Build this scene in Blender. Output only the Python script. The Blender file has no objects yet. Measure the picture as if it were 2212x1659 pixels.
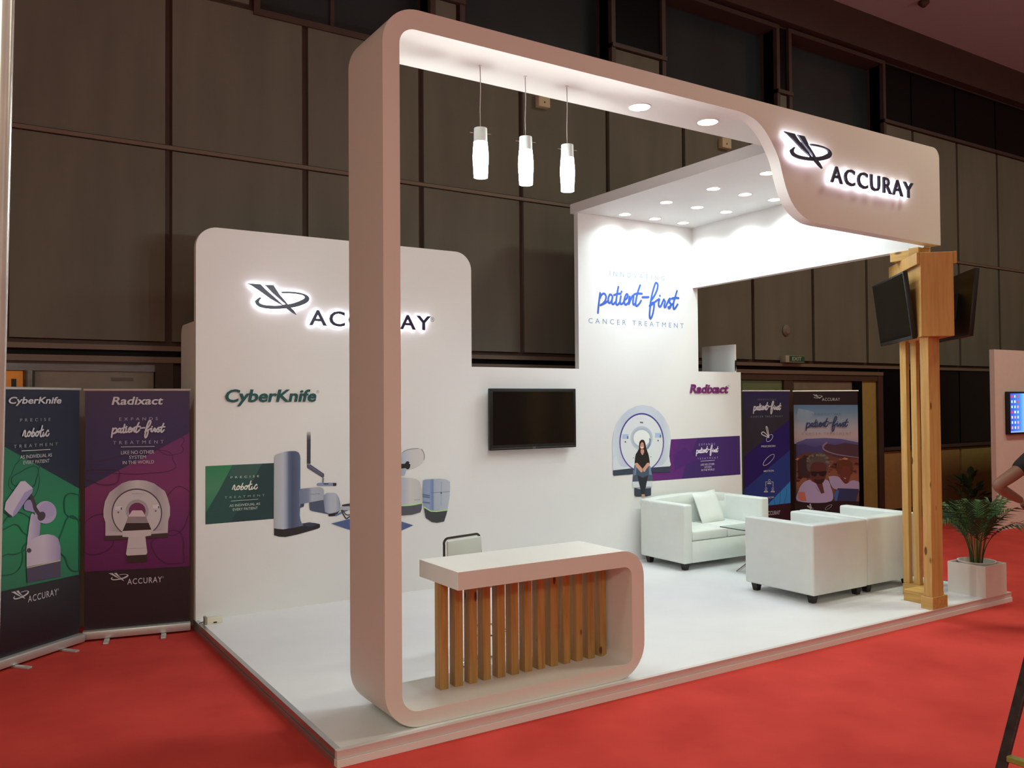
import bpy, bmesh, math, random
from mathutils import Vector, Matrix

S = bpy.context.scene
COL = S.collection
random.seed(7)
PI = math.pi

# ------------------------------------------------------------------ camera
CAMF = 1857.636; CYAW = 0.569395; CPIT = 0.0211032; CROL = -0.00703914
CC = Vector((-1.857893, -4.829732, 2.130320))
_fw = Vector((math.sin(CYAW)*math.cos(CPIT), math.cos(CYAW)*math.cos(CPIT), math.sin(CPIT)))
_r0 = Vector((math.cos(CYAW), -math.sin(CYAW), 0)); _u0 = _r0.cross(_fw)
_r = _r0*math.cos(CROL) + _u0*math.sin(CROL)
_u = -_r0*math.sin(CROL) + _u0*math.cos(CROL)
cd = bpy.data.cameras.new('camera'); cam = bpy.data.objects.new('camera', cd); COL.objects.link(cam)
cd.sensor_fit = 'HORIZONTAL'; cd.sensor_width = 36.0; cd.lens = CAMF/2212*36.0
cd.clip_start = 0.05; cd.clip_end = 200
M = Matrix.Identity(4)
for i in range(3):
    M[i][0] = _r[i]; M[i][1] = _u[i]; M[i][2] = -_fw[i]; M[i][3] = CC[i]
cam.matrix_world = M
S.camera = cam

# ------------------------------------------------------------------ view, world
S.view_settings.view_transform = 'Standard'
S.view_settings.look = 'None'
S.view_settings.exposure = 0.0
S.view_settings.gamma = 1.0
S.view_settings.use_curve_mapping = False
w = bpy.data.worlds.new('world'); S.world = w; w.use_nodes = True
w.node_tree.nodes['Background'].inputs[0].default_value = (0.9, 0.72, 0.6, 1)
w.node_tree.nodes['Background'].inputs[1].default_value = 0.06

# ------------------------------------------------------------------ hall lights
def area(name, loc, size, power, col, rot=(0, 0, 0), shape='RECTANGLE', sy=None):
    l = bpy.data.lights.new(name, 'AREA'); l.shape = shape; l.size = size
    if sy: l.size_y = sy
    l.energy = power; l.color = col
    o = bpy.data.objects.new(name, l); COL.objects.link(o)
    o.location = loc; o.rotation_euler = rot
    return o
WARM = (1.0, 1.10, 0.82)
for i, (x, y, z, p) in enumerate(((9.0, -2.0, 8.6, 250), (16.0, -2.0, 8.6, 150), (-3.0, -7.6, 5.0, 280), (-8.0, -1.5, 7.5, 120), (3.0, -11, 8.6, 60))):
    area('hall_area_light', (x, y, z), 2.2, p, (1.0, 1.16, 0.94) if z < 6 else WARM, sy=1.2)
for x, y in ((14, -10), (-7, -11)):      # unseen upward fill lamps, added to brighten the hall ceiling
    area('ceiling_fill_light', (x, y, 3.2), 3.0, 430, (1.0, 0.97, 0.95), rot=(PI, 0, 0), sy=3.0)

# ------------------------------------------------------------------ helpers
def lin(c):
    return tuple(((v/255.0)/12.92 if v/255.0 <= 0.04045 else ((v/255.0+0.055)/1.055)**2.4) for v in c)
def mat(name, rgb, rough=0.6, metal=0.0, noise=0.0, nscale=8.0, stretch=(1, 1, 1), bump=0.0, emit=None, es=0.0, spec=0.5,
        coat=0.0, trans=0.0, ior=1.45, rgb2=None):
    m = bpy.data.materials.new(name); m.use_nodes = True
    nt = m.node_tree; b = nt.nodes['Principled BSDF']
    c = lin(rgb)
    b.inputs['Base Color'].default_value = (*c, 1)
    b.inputs['Roughness'].default_value = rough
    b.inputs['Metallic'].default_value = metal
    b.inputs['Specular IOR Level'].default_value = spec
    b.inputs['Coat Weight'].default_value = coat
    b.inputs['Transmission Weight'].default_value = trans
    b.inputs['IOR'].default_value = ior
    if emit:
        b.inputs['Emission Color'].default_value = (*emit, 1)
        b.inputs['Emission Strength'].default_value = es
    if noise or bump:
        tc = nt.nodes.new('ShaderNodeTexCoord'); mp = nt.nodes.new('ShaderNodeMapping')
        nz = nt.nodes.new('ShaderNodeTexNoise')
        mp.inputs['Scale'].default_value = stretch
        nz.inputs['Scale'].default_value = nscale; nz.inputs['Detail'].default_value = 5
        nt.links.new(tc.outputs['Object'], mp.inputs['Vector']); nt.links.new(mp.outputs['Vector'], nz.inputs['Vector'])
        if noise:
            rp = nt.nodes.new('ShaderNodeValToRGB')
            c2 = lin(rgb2) if rgb2 else tuple(v*(1-noise) for v in c)
            rp.color_ramp.elements[0].position = 0.3; rp.color_ramp.elements[0].color = (*c2, 1)
            rp.color_ramp.elements[1].position = 0.7
            rp.color_ramp.elements[1].color = (*tuple(min(1, v*(1+noise*0.5)) for v in c), 1)
            nt.links.new(nz.outputs['Fac'], rp.inputs['Fac']); nt.links.new(rp.outputs['Color'], b.inputs['Base Color'])
        if bump:
            bp = nt.nodes.new('ShaderNodeBump'); bp.inputs['Strength'].default_value = bump
            bp.inputs['Distance'].default_value = 0.01
            nt.links.new(nz.outputs['Fac'], bp.inputs['Height']); nt.links.new(bp.outputs['Normal'], b.inputs['Normal'])
    return m
def wood(name, ca, cb, cknot, axis=2, seed=0.0, knots=3.0):
    """pine: long grain along an axis plus round dark knots"""
    m = bpy.data.materials.new(name); m.use_nodes = True
    nt = m.node_tree; b = nt.nodes['Principled BSDF']; b.inputs['Roughness'].default_value = 0.5
    tc = nt.nodes.new('ShaderNodeTexCoord'); mp = nt.nodes.new('ShaderNodeMapping')
    sc = [14, 14, 14]; sc[axis] = 0.9
    mp.inputs['Scale'].default_value = sc
    oi = nt.nodes.new('ShaderNodeObjectInfo'); ml = nt.nodes.new('ShaderNodeMath'); ml.operation = 'MULTIPLY'; ml.inputs[1].default_value = 37.0
    cmb = nt.nodes.new('ShaderNodeVectorMath'); cmb.operation = 'ADD'
    nt.links.new(oi.outputs['Random'], ml.inputs[0])
    nt.links.new(tc.outputs['Object'], cmb.inputs[0]); nt.links.new(ml.outputs[0], cmb.inputs[1])
    nt.links.new(cmb.outputs[0], mp.inputs['Vector'])
    nz = nt.nodes.new('ShaderNodeTexNoise'); nz.inputs['Scale'].default_value = 2.2; nz.inputs['Detail'].default_value = 6
    nz.inputs['Distortion'].default_value = 0.6
    nt.links.new(mp.outputs['Vector'], nz.inputs['Vector'])
    rp = nt.nodes.new('ShaderNodeValToRGB')
    rp.color_ramp.elements[0].position = 0.32; rp.color_ramp.elements[0].color = (*lin(cb), 1)
    rp.color_ramp.elements[1].position = 0.66; rp.color_ramp.elements[1].color = (*lin(ca), 1)
    nt.links.new(nz.outputs['Fac'], rp.inputs['Fac'])
    vo = nt.nodes.new('ShaderNodeTexVoronoi'); mp2 = nt.nodes.new('ShaderNodeMapping')
    s2 = [9, 9, 9]; s2[axis] = 3.2
    mp2.inputs['Scale'].default_value = s2
    nt.links.new(cmb.outputs[0], mp2.inputs['Vector']); nt.links.new(mp2.outputs['Vector'], vo.inputs['Vector'])
    vo.inputs['Scale'].default_value = knots/3.0
    r2 = nt.nodes.new('ShaderNodeValToRGB')
    r2.color_ramp.elements[0].position = 0.085; r2.color_ramp.elements[0].color = (1, 1, 1, 1)
    r2.color_ramp.elements[1].position = 0.13; r2.color_ramp.elements[1].color = (0, 0, 0, 1)
    nt.links.new(vo.outputs['Distance'], r2.inputs['Fac'])
    mx = nt.nodes.new('ShaderNodeMixRGB'); mx.inputs['Color2'].default_value = (*lin(cknot), 1)
    nt.links.new(r2.outputs['Color'], mx.inputs['Fac']); nt.links.new(rp.outputs['Color'], mx.inputs['Color1'])
    nt.links.new(mx.outputs['Color'], b.inputs['Base Color'])
    return m

class MB:
    def __init__(s): s.v = []; s.f = []; s.c = None
    def add(s, vs, fs):
        n = len(s.v); s.v += [tuple(p) for p in vs]; s.f += [tuple(i+n for i in f) for f in fs]; return s
    def box(s, x0, x1, y0, y1, z0, z1):
        v = [(x, y, z) for z in (z0, z1) for y in (y0, y1) for x in (x0, x1)]
        return s.add(v, [(0, 2, 3, 1), (4, 5, 7, 6), (0, 1, 5, 4), (2, 6, 7, 3), (0, 4, 6, 2), (1, 3, 7, 5)])
    def obox(s, p, a, b, c):
        """box from corner p along three edge vectors"""
        p = Vector(p); a = Vector(a); b = Vector(b); c = Vector(c)
        if a.cross(b).dot(c) < 0: a, b = b, a
        v = [p, p+a, p+b, p+a+b, p+c, p+a+c, p+b+c, p+a+b+c]
        return s.add(v, [(0, 2, 3, 1), (4, 5, 7, 6), (0, 1, 5, 4), (2, 6, 7, 3), (0, 4, 6, 2), (1, 3, 7, 5)])
    def prism(s, pts, a, b, plane='xz'):
        """closed polygon extruded from a to b along the missing axis"""
        n = len(pts)
        def P(q, t):
            return {'xz': (q[0], t, q[1]), 'xy': (q[0], q[1], t), 'yz': (t, q[0], q[1])}[plane]
        v = [P(q, a) for q in pts] + [P(q, b) for q in pts]
        return s.add(v, [tuple(range(n)), tuple(range(2*n-1, n-1, -1))] + [((i+1) % n, i, n+i, n+(i+1) % n) for i in range(n)])
    def tube(s, path, r, n=10, cap=True):
        P = [Vector(p) for p in path]; rr = r if isinstance(r, (list, tuple)) else [r]*len(P)
        vs = []; up = None
        for i, p in enumerate(P):
            t = (P[min(i+1, len(P)-1)]-P[max(i-1, 0)]).normalized()
            if up is None: up = Vector((0, 0, 1)) if abs(t.z) < 0.9 else Vector((1, 0, 0))
            a = t.cross(up).normalized(); up = a.cross(t).normalized()
            for k in range(n):
                an = 2*PI*k/n
                vs.append(p + a*math.cos(an)*rr[i] + up*math.sin(an)*rr[i])
        fs = [(i*n+k, i*n+(k+1) % n, (i+1)*n+(k+1) % n, (i+1)*n+k) for i in range(len(P)-1) for k in range(n)]
        if cap: fs += [tuple(range(n-1, -1, -1)), tuple((len(P)-1)*n+k for k in range(n))]
        return s.add(vs, fs)
    def lathe(s, prof, cx=0, cy=0, n=24, cap=True):
        vs = [(cx+r*math.cos(2*PI*k/n), cy+r*math.sin(2*PI*k/n), z) for r, z in prof for k in range(n)]
        m = len(prof)
        fs = [(i*n+k, i*n+(k+1) % n, (i+1)*n+(k+1) % n, (i+1)*n+k) for i in range(m-1) for k in range(n)]
        if cap: fs += [tuple(range(n-1, -1, -1)), tuple((m-1)*n+k for k in range(n))]
        return s.add(vs, fs)
    def build(s, name, m, parent=None, smooth=True, bevel=0.0, seg=2, origin=None, subsurf=0, ang=35):
        me = bpy.data.meshes.new(name); o = bpy.data.objects.new(name, me)
        vs = s.v
        if origin is not None:
            vs = [tuple(Vector(p)-Vector(origin)) for p in vs]
        me.from_pydata(vs, [], s.f); me.update()
        bm = bmesh.new(); bm.from_mesh(me)
        bmesh.ops.recalc_face_normals(bm, faces=bm.faces)
        if bevel:
            ed = [e for e in bm.edges if len(e.link_faces) == 2 and e.calc_face_angle(0) > math.radians(40)]
            bmesh.ops.bevel(bm, geom=ed, offset=bevel, segments=seg, profile=0.5, affect='EDGES', clamp_overlap=True)
        for f in bm.faces: f.smooth = smooth
        if smooth:
            for e in bm.edges:
                if len(e.link_faces) == 2 and e.calc_face_angle(0) > math.radians(ang): e.smooth = False
        bm.to_mesh(me); bm.free()
        me.materials.append(m)
        COL.objects.link(o)
        if origin is not None and parent is None: o.location = origin
        if parent: o.parent = parent
        if subsurf:
            md = o.modifiers.new('sub', 'SUBSURF'); md.levels = subsurf; md.render_levels = subsurf
        return o

def tag(o, label, cat, group=None, kind=None):
    o['label'] = label; o['category'] = cat
    if group: o['group'] = group
    if kind: o['kind'] = kind
    return o
def empty(name, loc=(0, 0, 0), rz=0.0, label=None, cat=None, group=None):
    o = bpy.data.objects.new(name, None); COL.objects.link(o); o.location = loc; o.rotation_euler = (0, 0, rz)
    o.empty_display_size = 0.1
    if label: tag(o, label, cat, group)
    return o
def struct(o):
    o['kind'] = 'structure'; return o
def copy_tree(o, parent=None):
    c = o.copy(); COL.objects.link(c)
    if parent: c.parent = parent
    for ch in list(o.children): copy_tree(ch, c)
    return c
def at_world(o, root):
    """children built in world coordinates are moved under a root at its own place"""
    o.location = tuple(-Vector(root.location)); return o

# ------------------------------------------------------------------ flat print helpers
class Fr:
    """a flat printed surface: origin, right, up, normal"""
    def __init__(s, o, r, u=(0, 0, 1)):
        s.o = Vector(o); s.r = Vector(r).normalized(); s.u = Vector(u).normalized(); s.n = s.u.cross(s.r)*-1
        s.n = s.r.cross(s.u)
        if s.n.dot(CC-s.o) < 0: s.n = -s.n
    def P(s, x, y, d=0.0): return s.o + s.r*x + s.u*y + s.n*d
    def px(s, a, b, d=0.0):
        dr = _fw + _r*((a-1106)/CAMF) - _u*((b-829.5)/CAMF)
        oo = s.o + s.n*d
        t = (oo-CC).dot(s.n)/dr.dot(s.n); q = CC + dr*t - s.o
        return (q.dot(s.r), q.dot(s.u))
def zoomer(x0, y0, sc): return lambda x, y: (x0+x/sc, y0+y/sc)
def catmull(p, n=6):
    if len(p) < 3: return p
    q = [p[0]]+list(p)+[p[-1]]; out = []
    for i in range(1, len(q)-2):
        for k in range(n):
            t = k/n; a, b, c, d = q[i-1], q[i], q[i+1], q[i+2]
            out.append(tuple(0.5*((2*b[j])+(-a[j]+c[j])*t+(2*a[j]-5*b[j]+4*c[j]-d[j])*t*t+(-a[j]+3*b[j]-3*c[j]+d[j])*t**3) for j in (0, 1)))
    out.append(tuple(p[-1])); return out
_fontcache = {}
def glyphs(s, weight=0.0, shear=0.0, spacing=1.0):
    """flat outline faces of a text: list of polygons in em units, plus cap height 1"""
    key = (s, weight, shear, spacing)
    if key in _fontcache: return _fontcache[key]
    cu = bpy.data.curves.new('t', 'FONT'); cu.body = s; cu.offset = weight; cu.shear = shear; cu.space_character = spacing
    cu.resolution_u = 3; cu.fill_mode = 'BOTH'
    o = bpy.data.objects.new('t', cu); COL.objects.link(o)
    dg = bpy.context.evaluated_depsgraph_get(); dg.update()
    me = bpy.data.meshes.new_from_object(o.evaluated_get(dg))
    v = [(p.co.x, p.co.y) for p in me.vertices]; f = [tuple(q.vertices) for q in me.polygons]
    bpy.data.objects.remove(o); bpy.data.curves.remove(cu); bpy.data.meshes.remove(me)
    _fontcache[key] = (v, f); return v, f
def fitted(s, x0, x1, y0, y1, weight, shear, spacing):
    v, f = glyphs(s, weight, shear, spacing)
    ax, bx = min(p[0] for p in v), max(p[0] for p in v)
    cap, _ = glyphs('H', weight, 0, 1); c0, c1 = min(p[1] for p in cap), max(p[1] for p in cap)
    return [(x0+(p[0]-ax)/(bx-ax)*(x1-x0), y0+(p[1]-c0)/(c1-c0)*(y1-y0)) for p in v], f

class Art:
    """flat print: coloured shapes layered a hair's breadth apart on one surface, one mesh"""
    def __init__(s, fr, Z=None, base=0.0006, step=0.00008):
        s.lim = None; s.fr = fr; s.Z = Z; s.d = base; s.step = step; s.v = []; s.f = []; s.c = []
    def q(s, p):
        if s.Z: p = s.Z(*p)
        p = s.fr.px(*p)
        return (min(s.lim[1], max(s.lim[0], p[0])), p[1]) if s.lim else p
    def raw(s, v2, faces, cols, rise=None):
        n = len(s.v)
        for i, (p, c) in enumerate(zip(v2, cols)):
            s.v.append(tuple(s.fr.P(p[0], p[1], s.d+(rise[i] if rise else 0)))); s.c.append((*lin(c), 1))
        if rise: s.d += max(rise)
        s.f += [tuple(i+n for i in f) for f in faces]; s.d += s.step
    def poly(s, pts, col, local=False):
        P = pts if local else [s.q(p) for p in pts]
        s.raw(P, [tuple(range(len(P)))], [col]*len(P))
    def blob(s, pts, col, local=False):
        P = pts if local else [s.q(p) for p in pts]
        P = catmull(list(P)+[P[0]], 5)[:-1]
        if s.lim: P = [(min(s.lim[1], max(s.lim[0], p[0])), p[1]) for p in P]
        s.raw(P, [tuple(range(len(P)))], [col]*len(P))
    def grad(s, pts, stops, axis=0, smooth=False, local=False, ang=None):
        """polygon with a printed colour ramp across it"""
        P = pts if local else [s.q(p) for p in pts]
        if smooth: P = catmull(list(P)+[P[0]], 5)[:-1]
        dv = (1, 0) if axis == 0 else (0, 1)
        if ang is not None: dv = (math.cos(ang), math.sin(ang))
        T = lambda p: p[0]*dv[0]+p[1]*dv[1]
        lo, hi = min(map(T, P)), max(map(T, P)); L = hi-lo or 1
        allv = []; fs = []; cs = []
        def colat(t):
            for (a, ca), (b, cb) in zip(stops, stops[1:]):
                if t <= b: 
                    k = (t-a)/(b-a) if b > a else 0; k = max(0, min(1, k))
                    return tuple(ca[j]+(cb[j]-ca[j])*k for j in range(3))
            return stops[-1][1]
        cuts = sorted(set([st[0] for st in stops]))
        def clip(poly, val, keep_lo):
            out = []
            for i in range(len(poly)):
                a, b = poly[i], poly[(i+1) % len(poly)]; ta, tb = T(a)-val, T(b)-val
                if not keep_lo: ta, tb = -ta, -tb
                if ta <= 0: out.append(a)
                if (ta < 0 < tb) or (tb < 0 < ta):
                    k = ta/(ta-tb); out.append((a[0]+(b[0]-a[0])*k, a[1]+(b[1]-a[1])*k))
            return out
        for a, b in zip(cuts, cuts[1:]):
            q = clip(clip(P, lo+b*L, True), lo+a*L, False)
            if len(q) < 3: continue
            n = len(allv); allv += q; fs.append(tuple(range(n, n+len(q))))
            cs += [colat((T(p)-lo)/L) for p in q]
        s.raw(allv, fs, cs)
    def ell(s, c, rx, ry, col, n=28, rot=0.0):
        s.poly([(c[0]+rx*math.cos(2*PI*k/n)*math.cos(rot)-ry*math.sin(2*PI*k/n)*math.sin(rot),
                 c[1]+rx*math.cos(2*PI*k/n)*math.sin(rot)+ry*math.sin(2*PI*k/n)*math.cos(rot)) for k in range(n)], col)
    def ring(s, c, rx, ry, wd, col, n=40, a0=0.0, a1=2*PI, rot=0.0, colb=None):
        P = []; m = n
        for k in range(m+1):
            a = a0+(a1-a0)*k/m
            for e in (0, wd):
                x = (rx-e)*math.cos(a); y = (ry-e)*math.sin(a)
                P.append(s.q((c[0]+x*math.cos(rot)-y*math.sin(rot), c[1]+x*math.sin(rot)+y*math.cos(rot))))
        cc = [col if not colb or (j//2 % m) < m/2 else colb for j in range(len(P))]
        s.raw(P, [(2*k, 2*k+1, 2*k+3, 2*k+2) for k in range(m)], cc)
    def stroke(s, pts, wd, col, local=False, smooth=True, taper=False):
        """pen line of width wd (metres) with round ends"""
        P = list(pts) if local else [s.q(p) for p in pts]
        if smooth: P = catmull(P, 5)
        v = []; f = []; h = wd/2
        for i, p in enumerate(P):
            a = P[max(i-1, 0)]; b = P[min(i+1, len(P)-1)]
            dx, dy = b[0]-a[0], b[1]-a[1]; L = math.hypot(dx, dy) or 1; nx, ny = -dy/L, dx/L
            hh = h*(1 - (0.6*i/(len(P)-1) if taper and len(P) > 1 else 0))
            v += [(p[0]+nx*hh, p[1]+ny*hh), (p[0]-nx*hh, p[1]-ny*hh)]
        f = [(2*i, 2*i+1, 2*i+3, 2*i+2) for i in range(len(P)-1)]
        E_ = 8e-6; rise = [E_*(i//2+1) for i in range(len(v))]
        # half-round ends
        for e, (p, q) in enumerate(((P[0], P[min(1, len(P)-1)]), (P[-1], P[max(0, len(P)-2)]))):
            a0 = math.atan2(p[1]-q[1], p[0]-q[0]); n = len(v); he = h*(1 if e == 0 or not taper else 0.4)
            v += [(p[0]+he*math.cos(a0-PI/2+PI*k/6), p[1]+he*math.sin(a0-PI/2+PI*k/6)) for k in range(7)]
            f.append(tuple(range(n, n+7))); rise += [E_ if e == 0 else E_*len(P)]*7
        s.raw(v, f, [col]*len(v), rise)
    def text(s, t, bl, br, tl, col, weight=0.0, shear=0.0, spacing=1.0):
        """text fitted between a base-left, a base-right and a cap-top point"""
        a = s.q(bl); b = s.q(br); c = s.q(tl); y0 = (a[1]+b[1])/2
        s.textl(t, a[0], b[0], y0, y0+c[1]-a[1], col, weight, shear, spacing)
    def textl(s, t, x0, x1, y0, y1, col, weight=0.0, shear=0.0, spacing=1.0):
        v, f = fitted(t, x0, x1, y0, y1, weight, shear, spacing)
        s.raw(v, f, [col]*len(v))
    def build(s, name, parent=None, m=None):
        me = bpy.data.meshes.new(name); me.from_pydata(s.v, [], s.f)
        ca = me.color_attributes.new('ink', 'FLOAT_COLOR', 'POINT')
        for i, c in enumerate(s.c): ca.data[i].color = c
        me.update(); me.materials.append(m or PRINT)
        o = bpy.data.objects.new(name, me); COL.objects.link(o)
        if parent: o.parent = parent
        return o
def printmat(name, rough, coat=0.0, emit=0.0):
    m = bpy.data.materials.new(name); m.use_nodes = True; nt = m.node_tree; b = nt.nodes['Principled BSDF']
    a = nt.nodes.new('ShaderNodeVertexColor'); a.layer_name = 'ink'
    nt.links.new(a.outputs['Color'], b.inputs['Base Color']); b.inputs['Roughness'].default_value = rough
    b.inputs['Coat Weight'].default_value = coat
    if emit:
        nt.links.new(a.outputs['Color'], b.inputs['Emission Color']); b.inputs['Emission Strength'].default_value = emit
    return m
PRINT = printmat('wall_print_ink', 0.55)
BPRINT = printmat('banner_print_ink', 0.38)
SCREENINK = printmat('screen_image', 0.3, emit=1.3)

# ------------------------------------------------------------------ materials
white = mat('white_laminate', (231, 230, 228), 0.45, noise=0.02, nscale=1.2)
white_gloss = mat('white_frame_paint', (228, 222, 216), 0.42, noise=0.02, nscale=1.0)
deckm = mat('white_floor_sheet', (236, 234, 236), 0.38, noise=0.03, nscale=2.0)
alu = mat('brushed_aluminium', (190, 190, 188), 0.32, metal=0.85, noise=0.08, nscale=30, stretch=(1, 30, 30))
alu_light = mat('silver_anodised', (205, 203, 200), 0.4, metal=0.6)
chrome = mat('chrome', (215, 215, 215), 0.12, metal=1.0)
carpet = mat('red_carpet', (203, 70, 62), 0.95, noise=0.14, nscale=1.6, spec=0.1, rgb2=(186, 60, 54), bump=0.15)
black = mat('black_plastic', (18, 18, 18), 0.4)
screen_off = mat('dark_screen_glass', (12, 12, 12), 0.12, spec=0.5)
leather = mat('white_leatherette', (226, 230, 226), 0.42, noise=0.03, nscale=6, bump=0.12)
leather_back = mat('white_leatherette_back', (222, 222, 218), 0.45, noise=0.03, nscale=3)
legdark = mat('dark_wooden_leg', (28, 22, 20), 0.45)
pine = wood('pine_slat', (192, 148, 86), (166, 120, 62), (96, 58, 28))
pine_col = wood('pine_column', (216, 174, 106), (194, 148, 80), (112, 68, 32), knots=2.4)
pine_h = wood('pine_horizontal', (212, 170, 100), (186, 140, 72), (112, 68, 32), axis=1, knots=2.0)
boxwood = wood('veneer_box', (200, 152, 84), (184, 134, 68), (166, 118, 56), knots=1.0)
sidewall = mat('hall_side_wall', (200, 188, 172), 0.8, noise=0.05)
panelm = mat('hall_panel_cloth', (98, 91, 79), 0.75, noise=0.16, nscale=1.1, stretch=(3, 1, 0.5))
jointm = mat('hall_joint_wood', (68, 44, 32), 0.55, noise=0.1)
redwood = mat('red_brown_timber', (66, 44, 38), 0.55, noise=0.15, nscale=3)
railm = mat('hall_rail_wood', (104, 84, 70), 0.5)
ochre = mat('ochre_panel', (150, 124, 66), 0.7, noise=0.08)
glassdark = mat('dark_window_glass', (9, 10, 12), 0.3, spec=0.15)
glassblue = mat('blue_grey_window_glass', (44, 50, 52), 0.18, noise=0.25, nscale=0.7)
ceilm = mat('hall_ceiling', (168, 150, 152), 0.9)
steel = mat('door_header_steel', (130, 132, 138), 0.22, metal=0.9, noise=0.2, nscale=6, stretch=(0.5, 1, 6))
letterm = mat('navy_sign_letter', (34, 30, 62), 0.35)
glowm = mat('sign_backlight', (255, 255, 255), 0.5, emit=(0.86, 0.86, 1.0), es=10.0)
lampglow = mat('downlight_lens', (255, 255, 255), 0.5, emit=(1, 1, 0.97), es=16.0)

# ------------------------------------------------------------------ hall: floor, walls, ceiling
struct(MB().box(-10, 24, -14, 6, -0.1, 0.0).build('floor', carpet, smooth=False))
struct(MB().box(-10, 24, -14, 6, 8.84, 9.0).build('ceiling', ceilm, smooth=False))
struct(MB().box(-10.2, -10, -14, 6, 0, 8.84).build('wall_left', sidewall, smooth=False))
struct(MB().box(24, 24.2, -14, 6, 0, 8.84).build('wall_right', sidewall, smooth=False))
struct(MB().box(-10, 24, -14.2, -14, 0, 8.84).build('wall_front', sidewall, smooth=False))
HY = 4.40
BAYS = [(0.84, 2.90), (3.38, 5.72), (6.73, 9.12), (9.48, 11.92)]
ZS, ZL, ZT = 6.40, 7.08, 8.10
wb = MB()
wb.box(-10, 24, HY+0.05, HY+0.25, 0, ZS)
edges = [-10]+[e for b in BAYS for e in b]+[24]
for a, b in zip(edges[::2], edges[1::2]): wb.box(a, b, HY+0.05, HY+0.25, ZS, 8.84)
for a, b in BAYS: wb.box(a, b, HY+0.05, HY+0.25, ZT+0.06, 8.84)
wb.box(-10, 24, HY+0.45, HY+0.55, 6.0, 8.84)
wallb = struct(wb.build('wall_back', jointm, smooth=False))
XK = [-0.09+1.434*k for k in range(-7, 17)]
def wpanel(x0, x1, z0, z1, m=panelm, y=HY, name='panel', j=0.035):
    return MB().box(x0+j, x1-j, y, HY+0.052, z0+0.03, z1-0.03).build(name, m, wallb, smooth=False)
def segs(x0, x1, cuts):
    """pieces of [x0,x1] left after removing cuts"""
    out = [(x0, x1)]
    for a, b in cuts:
        nx = []
        for p, q in out:
            if b <= p or a >= q: nx.append((p, q)); continue
            if p < a: nx.append((p, a))
            if q > b: nx.append((b, q))
        out = nx
    return [s for s in out if s[1]-s[0] > 0.16]
for a, b in zip(XK, XK[1:]):
    wpanel(a, b, 2.74, 4.75)
    if a > 2.8 and not any(b > x-0.08 and a < y+0.05 for x, y in BAYS):
        wpanel(a, b, 4.75, ZL)
        continue
    wpanel(a, b, 4.75, ZS)
    for p, q in segs(a, b, [(x-0.08, y+0.05) for x, y in BAYS]):
        if q > 2.5: wpanel(p, q, ZS, ZL)
        else: wpanel(p, q, ZS, 8.2)
for a, b in zip(XK, XK[1:]):
    for p, q in segs(max(a, 2.6), b, [(x-0.06, y+0.06) for x, y in BAYS]):
        if q > p+0.1: wpanel(p, q, ZL+0.04, 8.18, glassdark, HY+0.02, 'pane', 0.02)
def trim(n, o): o.name = 'trim_%d' % n; return struct(o)
# long rails and the brown beam under the ceiling
trim(1, MB().box(-10, 24, HY-0.05, HY+0.06, 2.67, 2.72).build('trim', railm, smooth=False))
trim(2, MB().box(-10, 11.75, HY-0.05, HY+0.06, 2.55, 2.61).build('trim', railm, smooth=False))
trim(3, MB().box(-10, 11.7, HY+0.03, HY+0.06, 2.61, 2.67).build('trim', glassdark, smooth=False))
trim(4, MB().box(-10, 24, HY-0.12, HY+0.06, 8.2, 8.84).build('trim', redwood, smooth=False))
trim(5, MB().box(-10, 24, HY-0.02, HY+0.06, 4.73, 4.77).build('trim', railm, smooth=False))
tl = MB()
for p, q in segs(2.9, 24, BAYS): tl.box(p, q, HY-0.05, HY+0.06, ZL-0.02, ZL+0.04)
trim(6, tl.build('trim', redwood, smooth=False))
# recessed windows
for i, (a, b) in enumerate(BAYS):
    wn = empty('window_%d' % (i+1), (0, 0, 0)); wn['kind'] = 'structure'
    f = MB(); t = 0.07
    f.box(a-t, a, HY-0.025, HY+0.40, ZS-t, ZT+t).box(b, b+t, HY-0.025, HY+0.40, ZS-t, ZT+t)
    f.box(a, b, HY-0.025, HY+0.40, ZT, ZT+t).box(a, b, HY-0.025, HY+0.40, ZS-t, ZS)
    f.build('window_frame', redwood, wn, smooth=False)
    MB().box(a, b, HY+0.31, HY+0.33, ZS, ZT).build('glass', glassblue, wn, smooth=False)
    if i < 1: MB().box(a+0.44*(b-a), a+0.44*(b-a)+0.05, HY+0.28, HY+0.31, ZS, ZT).build('mullion', redwood, wn, smooth=False)
# lower left: door with steel header
d1 = empty('door_1'); d1['kind'] = 'structure'
MB().box(-4.2, -0.22, HY-0.01, HY+0.045, 2.46, 2.53).build('steel_header', steel, d1, smooth=False)
MB().box(-4.2, -0.05, HY-0.03, HY+0.045, 2.53, 2.55).build('door_head', redwood, d1, smooth=False)
MB().box(-1.28, -0.23, HY+0.01, HY+0.045, 0.0, 2.46).build('door_leaf', mat('door_leaf_brown', (128, 112, 98), 0.5, noise=0.08), d1, smooth=False)
MB().box(-0.22, -0.05, HY-0.03, HY+0.045, 0.0, 2.53).build('door_frame', redwood, d1, smooth=False)
MB().box(-2.6, -1.375, HY+0.02, HY+0.045, 0.0, 2.455).build('pane', mat('orange_lit_pane', (150, 84, 24), 0.4, emit=lin((160, 92, 30)), es=0.55), d1, smooth=False)
MB().tube([(-1.325, HY-0.02, 0), (-1.325, HY-0.02, 2.46)], 0.045, 16).build('door_post', mat('dull_steel_post', (110, 108, 106), 0.3, metal=0.8, noise=0.3, nscale=9), d1)
MB().box(-1.47, -1.43, HY-0.02, HY+0.03, 1.9, 2.38).build('door_handle', black, d1, smooth=False)
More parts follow.
